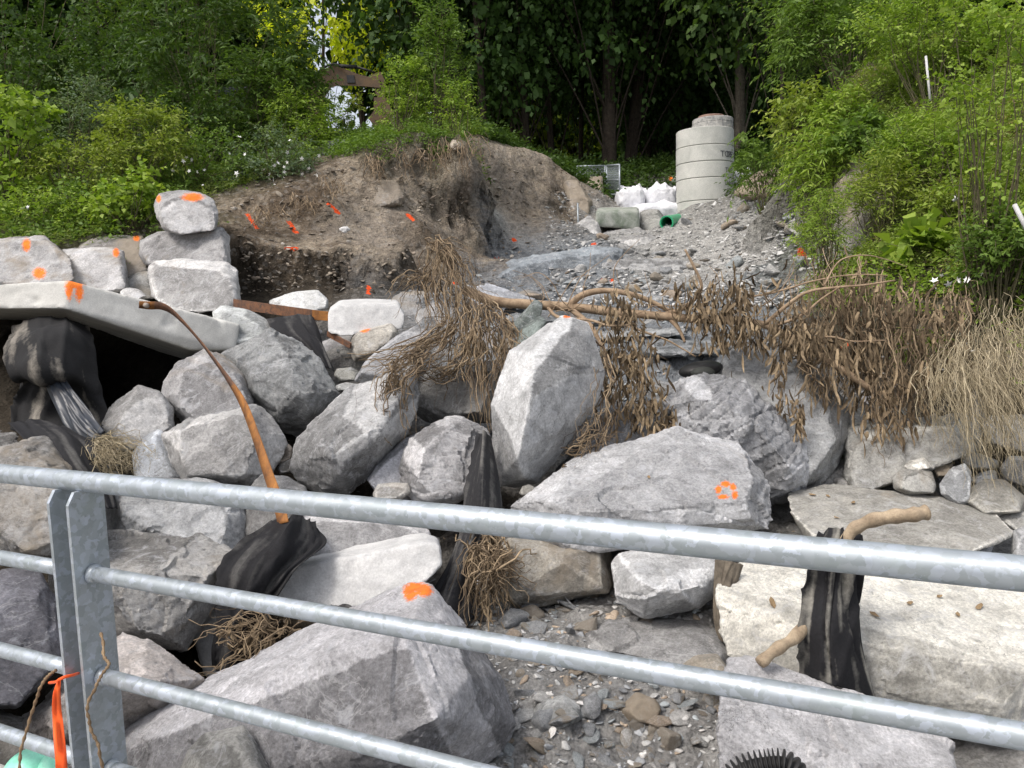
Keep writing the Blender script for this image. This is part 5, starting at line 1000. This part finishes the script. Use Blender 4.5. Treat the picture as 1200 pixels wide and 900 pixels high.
# ---------------------------------------------------------------- undergrowth (ground cover no one could count)
_q = TV[TF]; _ar = np.linalg.norm(np.cross(_q[:, 1]-_q[:, 0], _q[:, 3]-_q[:, 0]), axis=1); _ar[(np.abs(_q[:, 0, 0]) > 14) | (_q[:, 0, 1] > 34) | (_q[:, 0, 1] < 2)] = 0; ACUM = np.cumsum(_ar)
def cover(name, label, n, box, lm, T, m_, ll, lw, tl, seed, cond=None, droop=.3, up=1.2, kind='stuff', curl=.2):
    r = np.random.default_rng(seed); k = np.searchsorted(ACUM, r.uniform(0, ACUM[-1], n*30)); k = np.clip(k, 0, len(TF)-1); q4 = TV[TF[k]]
    a, b = r.uniform(0, 1, (2, len(k), 1)); B = (q4[:, 0]*(1-a)+q4[:, 1]*a)*(1-b)+(q4[:, 3]*(1-a)+q4[:, 2]*a)*b; x, y = B[:, 0], B[:, 1]
    veg = VG.ravel()[TF[k, 0]]; u, v, d = project(B); mk = (veg > .5) & (d > 1) & (u > -80) & (u < 1280) & (v > -80) & (x > box[0]) & (x < box[1]) & (y > box[2]) & (y < box[3]) & (fbm(B*.7, 2, seed) > -.3)
    if cond is not None: mk &= cond(u, v, d, x, y)
    B = B[mk][:n]; n = len(B); S0 = np.repeat(B, T, 0)+r.normal(0, .07, (n*T, 3))*np.array([1, 1, .2]); D = r.normal(0, .6, (n*T, 3))+np.array([0, 0, up])
    V, F, q = spray(r, S0, D, r.uniform(.5, 1.4, n*T)*tl, m_, ll, lw, droop, curl=curl)
    return tag(mesh_obj(name, np_mesh(name, V, F, False, {'rnd': q}), LEAF[lm]), label, 'ground cover', kind=kind)
RB = lambda u, v, d, x, y: (u > 940) & (d < 14)
cover('weeds', 'green weeds and grass matted over the right bank', 5200, (3, 9, 5.5, 14), 'grass', 5, 8, .05, .016, .24, 21, RB)
cover('leafy_weeds', 'small leafy plants among the grass of the right bank', 2600, (3, 9, 5.5, 14), 'light', 4, 6, .055, .034, .25, 22, RB)
cover('dry_weeds', 'bleached dry stalks in the grass of the right bank', 1300, (3, 9, 5.5, 14), 'dry', 3, 7, .07, .008, .25, 23, RB, droop=.6)
LB = lambda u, v, d, x, y: (u < 570) & (d < 20)
cover('left_undergrowth', 'mixed undergrowth on the slope above the left stone wall', 2600, (-12, -.4, 9.5, 19), 'mid', 5, 7, .07, .035, .35, 24, LB)
cover('left_grass', 'light grass on the edge of the earth bank', 1300, (-8, -.2, 10, 16), 'grass', 6, 5, .10, .012, .22, 25, LB, up=1.6)
FF_ = lambda u, v, d, x, y: (d > 15) & (u > 540)
cover('forest_undergrowth', 'dark undergrowth at the foot of the forest', 3000, (-2, 12, 15, 32), 'dark', 5, 7, .12, .06, .5, 26, FF_)
# white blossoms on two shrubs: small individual flowers
def flower_mesh():
    bm = bmesh.new(); n = 5; c = bm.verts.new((0, 0, 0)); q = []
    for i in range(n*2): a = i*math.pi/n; rr = .035 if i % 2 == 0 else .016; q.append(bm.verts.new((rr*math.cos(a), rr*math.sin(a), .008 if i % 2 == 0 else 0)))
    for i in range(n*2): bm.faces.new([c, q[i], q[(i+1) % (n*2)]])
    me = bpy.data.meshes.new('white_flower'); bm.to_mesh(me); bm.free(); me.materials.append(M_FLOWER); return me
fm = flower_mesh(); rr = random.Random(3)
for (cx_, cy_, sx, sy, d, n_) in ((235, 195, 55, 35, 12.6, 16), (325, 195, 45, 35, 12.8, 20), (35, 240, 20, 10, 11.0, 4), (1125, 330, 40, 8, 7.6, 9), (1125,232,8,5,8.2,3)):
    for i in range(n_):
        o = mesh_obj('white_flower', fm, None, loc=P(cx_+rr.gauss(0, sx*.5), cy_+rr.gauss(0, sy*.5), d+rr.uniform(-.3, .2))); o.rotation_euler = (R(60)+rr.gauss(0, .4), rr.gauss(0, .4), rr.uniform(0, 6)); s = rr.uniform(.7, 1.3); o.scale = (s, s, s)
        tag(o, 'small white five petalled blossom among the green leaves', 'flower', 'white blossoms scattered over the shrubs and weeds')
# white poles on the right bank
for lb, a, b, d, w_ in (('white ribbed plastic pole standing in the weeds of the right bank', (1085,66), (1090,118), 9.6, .014), ('short white pipe end leaning at the right picture edge', (1189,240), (1204,270), 7.0, .02)):
    V, F = tubes([([P(*a, d), P(*b, d-.1)], w_)], 14); o0 = V.mean(0); tag(mesh_obj('marker_pole', np_mesh('marker_pole', V-o0, F, True), M_WHITECONC, loc=o0), lb, 'pole')
# ---------------------------------------------------------------- fallen branch, root masses and dead foliage
def strips(r, S0, n_seg, L, W, down=1., jit=.5, curl=.6):
    """withered leaves: curled ribbons hanging from the points S0"""
    n = len(S0); D = nrmz(r.normal(0, jit, (n, 3))+np.array([0, 0, -down])); L = r.uniform(.35, 1.5, n)*L; Wd = r.uniform(.6, 1.3, n)*W
    side = nrmz(np.cross(D, r.normal(0, 1, (n, 3)))); P_ = S0.copy(); rows = []
    for i in range(n_seg+1):
        t = i/n_seg; w_ = (Wd*math.sin(math.pi*min(.97, .12+t*.86))**.7)[:, None]
        fold = np.cross(side, D)*w_*.35; rows += [P_-side*w_*.5, P_+fold, P_+side*w_*.5]
        P_ = P_+D*(L/n_seg)[:, None]; D = nrmz(D+r.normal(0, curl*.5, (n, 3))); side = nrmz(side+np.cross(D, side)*r.normal(0, curl*.6, (n, 1))); side = nrmz(side-D*(side*D).sum(1, keepdims=True))
    V = np.stack(rows, 1); k = 3; base_ = np.arange(n)[:, None]*(k*(n_seg+1)); F = []
    for i in range(n_seg):
        for j in (0, 1): a = i*k+j; F.append(np.stack([base_[:, 0]+a, base_[:, 0]+a+1, base_[:, 0]+a+k+1, base_[:, 0]+a+k], 1))
    return V.reshape(-1, 3), np.concatenate(F), np.repeat(r.uniform(0, 1, n), k*(n_seg+1))
def mat_dead(name, a, b):
    k = NB(name); c = k.mix(k.attr('rnd', 'Fac'), a, b); c = k.mix(1., c, k.ramp(k.noise(30, 4), (.3, .65), (.7, 1.3)), 'MULTIPLY'); return k.fin(c, .9, 0, .15)
M_WITHER = mat_dead('withered_leaf', (.085,.062,.040), (.36,.275,.175)); M_STRAW2 = mat_dead('bleached_grass', (.20,.165,.10), (.50,.43,.30)); M_TANGLE = mat_dead('dry_root', (.085,.060,.040), (.36,.275,.18))
def leafcluster(name, pts_, n, sx, L, W, seed, parent=None, o0=Vector(), mat=None, vs=14):
    """leaves hanging along a line of photo positions with distance"""
    r = np.random.default_rng(seed); pth = smooth_path([P(*q) for q in pts_], 10); nodes_ = r.uniform(0, len(pth)-1, max(3, n//16)); k = np.clip(nodes_[r.integers(len(nodes_), size=n)]+r.normal(0, .6, n), 0, len(pth)-1).astype(int)
    d = pts_[0][2]; S0 = pth[k]+r.normal(0, 1, (n, 3))*np.array([sx, sx*.8, vs])*d/FPX*np.array([1, 1, 1.])
    V, F, q = strips(r, S0, 4, L, W, 1.2, .35, .45); return mesh_obj(name, np_mesh(name, V-np.array(o0), F, False, {'rnd': q}), mat or M_WITHER, parent)
fb = empty('fallen_branch', P(600, 356, 7.6)); o0 = fb.location
tag(fb, 'long bare fallen branch lying across the channel with limp dead leaves hanging from it', 'fallen branch')
def limb(pts_, r0, r1, wob=.012, n=8, s=0):
    p = smooth_path([P(*q) for q in pts_], n); p = p+wob*np.stack([fbm(p*3+s, 3, i) for i in (1, 2, 3)], 1)*np.linspace(.3, 1, len(p))[:, None]
    return (p-np.array(o0), np.linspace(r0, r1, len(p))*(1+.10*fbm(p*9, 2, 7)))
def addlimbs(name, L_, mat, parent, sides=9):
    V, F = tubes(L_, sides); return mesh_obj(name, np_mesh(name, V, F, True), mat, parent)
M_BR = mat_simple('bare_branch', (.20,.135,.085), (.44,.33,.22), 11, .8, .5, 50, .008)
addlimbs('main_limb', [limb([(545,340,7.7),(575,352,7.6),(620,357,7.5),(668,360,7.4),(720,366,7.3),(770,370,7.2),(820,375,7.1),(870,377,7.0),(905,384,6.95),(945,408,6.8),(985,432,6.7),(1020,455,6.7)], .050, .026)], M_BR, fb, 12)
rb_ = random.Random(11)
for pts_, a, b in (([(668,358,7.4),(682,346,7.35),(705,341,7.3),(735,344,7.2),(765,355,7.2),(785,365,7.2)], .035, .018), ([(668,362,7.35),(690,380,7.2),(702,398,7.1),(712,415,7.05)], .03, .012), ([(780,368,7.2),(800,362,7.1),(815,350,7.0),(822,335,7.0),(812,310,7.0),(804,292,7.0)], .022, .010),
    ([(895,381,6.95),(930,352,6.8),(955,340,6.7),(1000,335,6.6),(1050,328,6.6)], .020, .006), ([(900,385,6.9),(935,372,6.8),(960,352,6.7),(985,335,6.6)], .016, .006), ([(862,350,7.2),(900,344,7.0),(950,330,6.8),(1000,322,6.7),(1040,322,6.6)], .010, .004),
    ([(940,405,6.8),(970,395,6.7),(1000,400,6.6),(1040,398,6.6)], .012, .004), ([(720,366,7.3),(745,385,7.2),(785,400,7.1),(815,418,7.0)], .014, .006), ([(640,358,7.5),(655,372,7.2),(690,375,6.9),(712,382,6.8),(740,380,6.8)], .018, .008), ([(780,368,7.2),(795,385,7.1),(803,402,7.05)], .022, .012), ([(965,335,6.7),(985,305,6.7),(1020,300,6.7),(1060,312,6.7)], .008, .003)):
    addlimbs('side_branch', [limb(pts_, a, b, .02, 8, rb_.random()*9)], M_BR, fb)
for i in range(46):
    x = rb_.uniform(600, 1040); y = 365+max(0, x-900)*.25+rb_.uniform(-10, 10); d = 7.4-(x-600)/900; a = rb_.uniform(-2.6, .6); L = rb_.uniform(25, 90)
    q = [(x, y, d)]; 
    for s in range(4): a += rb_.gauss(0, .35); q.append((q[-1][0]+math.cos(a)*L/4, q[-1][1]+math.sin(a)*L/4, q[-1][2]+rb_.gauss(0, .06)))
    addlimbs('twig', [limb(q, .006, .002, .01, 4, i)], M_BR, fb, 5)
for i, (pts_, n, sx) in enumerate([([(728,355,6.9),(735,400,6.8),(745,440,6.7)], 300, 14), ([(712,395,6.7),(722,450,6.6),(735,490,6.5)], 150, 16), ([(755,440,6.6),(765,480,6.5),(772,500,6.5)], 210, 15), ([(825,345,6.9),(838,370,6.8),(845,395,6.8)], 240, 13), ([(860,330,6.9),(868,360,6.8),(875,395,6.7)], 260, 13), ([(900,372,6.8),(925,380,6.7),(950,410,6.6)], 220, 16),
    ([(912,430,6.5),(916,455,6.5),(920,475,6.5)], 50, 5), ([(935,440,6.45),(937,480,6.4),(938,510,6.4)], 40, 3), ([(780,350,7),(800,345,7),(820,350,6.9)], 50, 10)]):
    leafcluster('withered_leaves', pts_, int(n*1.05), sx, .12, .024, 40+i, fb, o0, vs=12)
def tangle(label, base, lines, nroot, mat, name='root_mass', cat='roots', leaves=None, seed=0, rad=(.002, .009), spread=10, up=.15, group=None, lmat=None, lL=.14, lW=.02):
    """many thin roots wandering down along the given lines (photo positions and distances)"""
    r = np.random.default_rng(seed); paths = []; o0 = P(*base); t = empty(name, o0); tag(t, label, cat, group)
    for i in range(nroot):
        ln = lines[r.integers(len(lines))]; p = smooth_path([P(*q) for q in ln], 6); a = r.integers(0, max(1, len(p)//2)); b = min(len(p), a+r.integers(len(p)//3, len(p))); p = p[a:b]
        if len(p) < 4: continue
        d = ln[0][2]; n = len(p); off = r.normal(0, spread*d/FPX, 3)*np.array([1, .8, .5]); wv = np.cumsum(r.normal(0, .022, (n, 3)), 0)
        p = p+off*np.linspace(.5, 1.2, n)[:, None]+wv; r0 = r.uniform(*rad)**1.0*(r.uniform()**1.5+.35); paths.append((p-np.array(o0), np.linspace(r0, r0*.35, n)))
    V, F = tubes(paths, 5, False); rnd = np.concatenate([np.full(len(p)*5, r.uniform()) for p, _ in paths])
    mesh_obj('roots' if cat == 'roots' else 'stalks', np_mesh('roots', V, F, True, {'rnd': rnd}), mat, t)
    for i, (pts_, n, sx) in enumerate(leaves or []): leafcluster('withered_leaves', pts_, n, sx, lL, lW, seed+i, t, o0, lmat, vs=12)
    return t
tangle('brown uprooted root mass hanging over the boulders left of the standing slab', (535,400,7.3), [
  [(508,290,7.6),(506,330,7.5),(512,370,7.4),(520,410,7.2)],[(520,290,7.5),(530,320,7.4),(545,360,7.2),(548,420,7.0),(550,470,6.9)],[(505,288,7.6),(515,285,7.5),(530,300,7.4),(538,330,7.3),(540,380,7.1)],
  [(545,330,7.3),(570,355,7.2),(590,380,7.0),(596,420,6.9),(588,440,6.9)],[(570,350,7.2),(560,380,7.0),(565,430,6.9),(575,500,6.7)],[(530,370,7.1),(500,400,6.9),(465,418,6.8),(425,425,6.8)],[(540,380,7.0),(505,410,6.8),(480,430,6.5),(460,455,6.4),(462,500,6.3)],
  [(560,380,7.0),(540,420,6.9),(515,440,6.8),(480,420,6.7)],[(500,320,7.5),(485,330,7.5),(478,350,7.5)],[(590,370,7.0),(596,400,6.8),(585,440,6.7),(578,500,6.6)],[(545,360,7.2),(520,400,7.0),(500,405,6.9)],[(470,415,6.8),(462,440,6.5),(455,470,6.4),(465,510,6.3)]], 520, M_TANGLE, leaves=[([(512,300,7.4),(525,330,7.3),(540,370,7.1)], 120, 8), ([(540,390,7.0),(560,400,6.9),(585,400,6.8)], 160, 14), ([(465,430,6.5),(462,460,6.35)], 60, 7)], seed=60, lW=.012, spread=8)
tangle('dry roots and stalks hanging right of the standing slab foot', (690,520,6.3), [[(700,390,6.7),(706,430,6.4),(702,480,6.2),(690,520,6.1)],[(700,480,6.2),(690,510,6.1),(685,545,6.0),(675,555,5.9)],[(715,450,6.5),(712,500,6.3),(700,540,6.1)],[(660,530,6.1),(690,515,6.0),(720,505,6.1)]], 80, M_TANGLE, seed=70, spread=6)
tangle('bundle of rusty dry roots with pale straw in the gap beside the tan block', (565,670,5.2), [[(572,625,5.25),(570,660,5.15),(568,700,5.1),(562,740,5.05)],[(558,630,5.2),(552,670,5.1),(548,735,5.0)],[(580,620,5.3),(582,660,5.2),(578,700,5.15)],[(553,640,5.15),(580,660,5.1),(612,690,5.15)],[(555,690,5.05),(590,655,5.1),(610,650,5.2)]], 200, M_TANGLE, seed=80, spread=8, leaves=[([(570,630,5.3),(568,720,5.1)], 130, 12)], lW=.015)
tangle('dead twigs lying in the hollow below the draped cloth', (290,745,4.6), [[(340,728,4.6),(305,745,4.5),(265,765,4.45),(240,772,4.4)],[(360,730,4.6),(325,742,4.5),(285,760,4.45)],[(258,750,4.5),(280,740,4.5),(300,755,4.5)],[(330,735,4.6),(290,725,4.5),(240,728,4.5)]], 60, M_TANGLE, seed=90, spread=9, leaves=[([(262,765,4.45),(300,745,4.5),(350,732,4.6)], 60, 12)], lL=.08, rad=(.002,.008))
tangle('pale dry grass tuft on the stiff dark sheet at left', (125,535,5.9), [[(105,515,6.0),(130,518,5.9),(150,535,5.8),(152,550,5.75)],[(110,522,5.9),(125,540,5.8),(140,552,5.75)]], 160, M_STRAW2, name='dry_grass_tuft', cat='grass tuft', seed=95, spread=6, rad=(.0015,.004))
# curtain of dead plants below the right bank
GD = 'dead plants drooping off the right bank'
for i, (x, yt, yb_, d, n, lb) in enumerate([(945,325,420,6.9,150,'withered plant nearest the rubble slope'), (985,300,430,6.9,190,'withered plant with the thickest fan of stalks'), (1015,320,470,6.9,200,'withered plant above the pale angular block'), (1050,325,500,6.8,210,'withered plant with the longest drooping leaves'), (1085,345,480,6.8,180,'withered plant around the hanging green sprig'), (1115,340,440,6.9,120,'reddish withered plant beside the dry grass clump'), (960,400,470,6.7,110,'withered plant draped over the rounded grey boulder'), (1035,420,540,6.6,120,'withered plant reaching down to the pale block')]):
    ls = [[(x+dx, yt-6, d+.35), (x+dx*.9, yt+(yb_-yt)*.35, d), (x+dx*.7+8, yt+(yb_-yt)*.7, d-.05), (x+dx*.6+10, yb_+6, d)] for dx in (-16, 0, 16)]
    tangle(lb, (x, yt, d), ls, 45, M_TANGLE, name='withered_plant', cat='dead plant', leaves=[([(x-6, yt, d), (x, (yt+yb_)/2, d-.05), (x+8, yb_-14, d-.05)], int(n*.8), 20)], seed=100+i, spread=9, group=GD, lL=.15, lW=.026, rad=(.002,.007))
for i, (a, b, d, n, lb) in enumerate([((1128,398),(1152,530),6.3,230,'clump of long bleached grass hanging down, left one at the right edge'), ((1160,385),(1190,560),6.1,330,'thick clump of long bleached grass hanging down at the right picture edge'), ((1190,350),(1225,470),6.4,110,'bleached grass clump higher up at the right picture edge')]):
    x0, y0 = a; x1, y1 = b
    ls = [[(x0+dx, y0, d+.5), (x0+dx*1.2, y0+(y1-y0)*.3, d+.1), (x0+(x1-x0)*.6+dx*1.3, y0+(y1-y0)*.65, d-.05), (x1+dx*1.3, y1, d-.1)] for dx in (-28, -10, 10, 28)]
    tangle(lb, (x0, y0, d), ls, n, M_STRAW2, name='dry_grass_clump', cat='dry grass', seed=120+i, spread=17, rad=(.0018,.0042), group='bleached grass clumps hanging off the right bank')
# roots dangling from the crest of the left earth bank
for i, (x0, y0, x1, y1, d) in enumerate([(505,160,520,210,13.6), (540,155,560,205,13.8), (300,240,320,270,11.9), (345,225,360,262,12.5), (430,180,440,215,13.3), (470,170,490,205,13.7), (380,205,395,240,12.6)]):
    tangle(('roots dangling from the crest of the earth bank above its pale clay face', 'roots dangling at the highest corner of the earth bank', 'roots dangling beside the topmost wall boulder', 'roots dangling above the orange dashes', 'roots dangling below the grassy rim left of the highest corner', 'roots dangling in the middle of the earth bank rim', 'roots dangling over the soil ledge')[i], (x0, y0, d), [[(x0, y0, d), (x0+3, (y0+y1)/2, d-.25), (x0+6, y1, d-.3)], [(x1, y0+3, d), (x1+2, (y0+y1)/2, d-.25), (x1-2, y1-8, d-.3)]], 50, M_TANGLE, seed=140+i, spread=9, rad=(.003,.01), group='roots hanging from the earth bank')
# ---------------------------------------------------------------- loose stones and gravel
def stone_proto(seed, flat):
    r = random.Random(seed); bm = bmesh.new()
    for _ in range(14): v = Vector((r.gauss(0, 1), r.gauss(0, 1), r.gauss(0, 1))).normalized(); bm.verts.new((v.x, v.y*r.uniform(.6, 1), v.z*flat))
    bmesh.ops.convex_hull(bm, input=bm.verts); bmesh.ops.delete(bm, geom=[v for v in bm.verts if not v.link_faces], context='VERTS')
    bmesh.ops.bevel(bm, geom=bm.edges[:], offset=.07, segments=1, affect='EDGES'); bmesh.ops.triangulate(bm, faces=bm.faces[:])
    me = bpy.data.meshes.new('loose_stone'); bm.to_mesh(me); bm.free()
    at = me.attributes.new('face', 'FLOAT', 'POINT'); at.data.foreach_set('value', np.full(len(me.vertices), .5, np.float32)); return me
protos = [stone_proto(i, (.75, .35, .28, .6, .5, .22, .8, .4)[i % 8]) for i in range(16)]
for q in protos: q.materials.append(M_ROCK)
rs = random.Random(17)
STN = [(.38,.38,.37), (.46,.46,.45), (.31,.32,.33), (.55,.54,.52), (.38,.31,.24), (.35,.38,.39), (.26,.27,.28)]
def put_stone(x, y, sz, label, group, lift=.25, cat='stone', name='loose_stone'):
    h = hit(x, y, 2.6, 24)
    if not h: return
    o = mesh_obj(name, rs.choice(protos), None); o.location = h[0]+Vector((0, 0, sz*lift)); o.rotation_euler = (rs.gauss(0, .35), rs.gauss(0, .35), rs.uniform(0, 6.28)); o.scale = (sz*rs.uniform(.8, 1.4), sz*rs.uniform(.7, 1.1), sz*rs.uniform(.7, 1.1))
    o.color = (*rs.choice(STN), rs.choice((.0, .1, .3, .6, .8))); tag(o, label, cat, group)
for i in range(250):
    while True:
        x = rs.uniform(470, 870); y = rs.uniform(690, 905)
        if not (x < 600 and y > 735+(600-x)*-.2 and x < 590): break
    put_stone(x, y, rs.choice((.025, .03, .035, .045, .06, .08, .10)), 'loose flat grey or brown stone lying in the gravel bed under the railing', 'loose stones in the gravel bed', name='gravel_stone')
for i in range(110):
    x = rs.uniform(700, 945); y = rs.uniform(235, 350)
    if y < 262-(x-700)*.12: continue
    put_stone(x, y, rs.choice((.05, .06, .08, .10, .16)), 'angular grey shale piece lying on the rubble slope below the shaft', 'shale pieces on the rubble slope', name='shale_piece', cat='shale piece')
for i in range(50):
    x = rs.uniform(540, 860); y = rs.uniform(290, 440); put_stone(x, y, rs.choice((.06, .08, .11, .15)), 'flat dark shale plate lying on the bedrock shelves of the channel', 'shale plates on the bedrock', name='shale_plate', cat='shale plate')
for i in range(70):
    x = rs.uniform(400, 640) if i % 2 else rs.uniform(900, 1190); y = rs.uniform(395, 480) if i % 2 else rs.uniform(540, 640); put_stone(x, y, rs.choice((.04, .06, .08)), 'small stone caught between the large boulders', 'small stones caught in the boulder pile')
def gravel(name, label, n, cond, smin, smax, seed, col):
    r = np.random.default_rng(seed); VV, FF, n0 = [], [], 0; PV = [(get_V(q), np.array([list(p.vertices) for p in q.polygons])) for q in protos[:8]]
    px, py = cond(r, n); px, py = np.array([(a, b) for a, b in zip(px, py) if not (40 < a < 300 and 380 < b < 500)]).T; H = [hit(a, b, 2.6, 24, .06) for a, b in zip(px, py)]; CL = []
    for h in H:
        if not h: continue
        V, F = PV[r.integers(8)]; a = r.uniform(0, 6.28); s = r.uniform(smin, smax)**1.0*(.5+r.uniform()**2); c_, s_ = math.cos(a), math.sin(a); tx = r.normal(0, .4)
        M = np.array([[c_, -s_, 0], [s_, c_, 0], [tx*c_, tx*s_, 1]]); W = (V*s*np.array([r.uniform(.8, 1.4), 1, r.uniform(.6, 1)]))@M.T+np.array(h[0])+np.array([0, 0, s*.2])
        VV.append(W); FF.append(F+n0); n0 += len(V); k = col[r.integers(len(col))]; CL.append(np.repeat(np.array([k])*r.uniform(.75, 1.25), len(V), 0))
    me = np_mesh(name, np.concatenate(VV), np.concatenate(FF), False, {'col': np.concatenate(CL)}); tag(mesh_obj(name, me, M_GRAV), label, 'gravel', kind='stuff')
kk = NB('gravel'); cc_ = kk.mix(1., kk.attr('col'), kk.ramp(kk.noise(60, 6, .7), (.3, .7), (.7, 1.3)), 'MULTIPLY'); kk.bump(kk.noise(120, 5, .7), .5, .004); M_GRAV = kk.fin(cc_, .9, 0, .2)
gravel('gravel', 'fine grey gravel and shale chips covering the bed under the railing', 5200, lambda r, n: (r.uniform(440, 880, n), r.uniform(690, 915, n)), .010, .030, 1, STN)
gravel('shale_rubble', 'grey broken shale rubble spread over the slope below the shaft', 6500, lambda r, n: (r.uniform(640, 960, n), r.uniform(225, 360, n)), .015, .055, 2, [(.44,.44,.43), (.52,.52,.51), (.37,.37,.365)])
gravel('creek_chips', 'dark shale chips in the stony channel behind the boulders', 900, lambda r, n: (r.uniform(470, 900, n), r.uniform(320, 470, n)), .02, .06, 3, [STN[2], STN[5], STN[6], STN[0]])
gravel('soil_pebbles', 'pebbles sticking out of the earth bank', 2200, lambda r, n: (r.uniform(250, 690, n), r.uniform(170, 345, n)), .012, .05, 4, [(.30,.26,.21), (.24,.20,.16), (.36,.33,.29), (.18,.15,.12)])
gravel('pile_grit', 'stone chips and dirt between the boulders of the pile', 2600, lambda r, n: (r.uniform(100, 1200, n), r.uniform(400, 800, n)), .012, .04, 5, [STN[0], STN[2], STN[4], STN[6]])

# dry leaves lying on the cream block and the flat slab
lf = bpy.data.meshes.new('dry_leaf'); bm = bmesh.new(); q = [bm.verts.new(v) for v in ((-.03,0,.004),(-.01,.016,.010),(.022,.012,.004),(.036,0,.012),(.02,-.013,.008),(-.012,-.014,.002),(0,0,0))]
for i in range(6): bm.faces.new([q[6], q[i], q[(i+1) % 6]])
bm.to_mesh(lf); bm.free(); lf.materials.append(M_DEADLEAF); dg = bpy.context.evaluated_depsgraph_get(); rl = random.Random(5)
for (x, y) in [(1066,708),(1148,712),(1024,722),(1122,722),(1000,590),(970,582),(981,608),(953,581),(1100,700),(905,708),(960,690),(640,612),(760,560)]:
    v = P(x, y, 1)-CAM; v.normalize(); ok, loc, nrm, _i, _o, _m = S.ray_cast(dg, P(x, y, 3.0), v)
    if ok and nrm.z > .3:
        o = mesh_obj('dry_leaf', lf, None, loc=loc+nrm*.006); o.rotation_euler = (nrm.to_track_quat('Z', 'Y') @ Matrix.Rotation(rl.uniform(0, 6), 3, 'Z').to_quaternion()).to_euler(); s = rl.uniform(.6, 1.2); o.scale = (s, s, s)
        tag(o, 'curled brown dry leaf lying on top of a pale boulder', 'leaf', 'dry leaves fallen on the pale boulders')
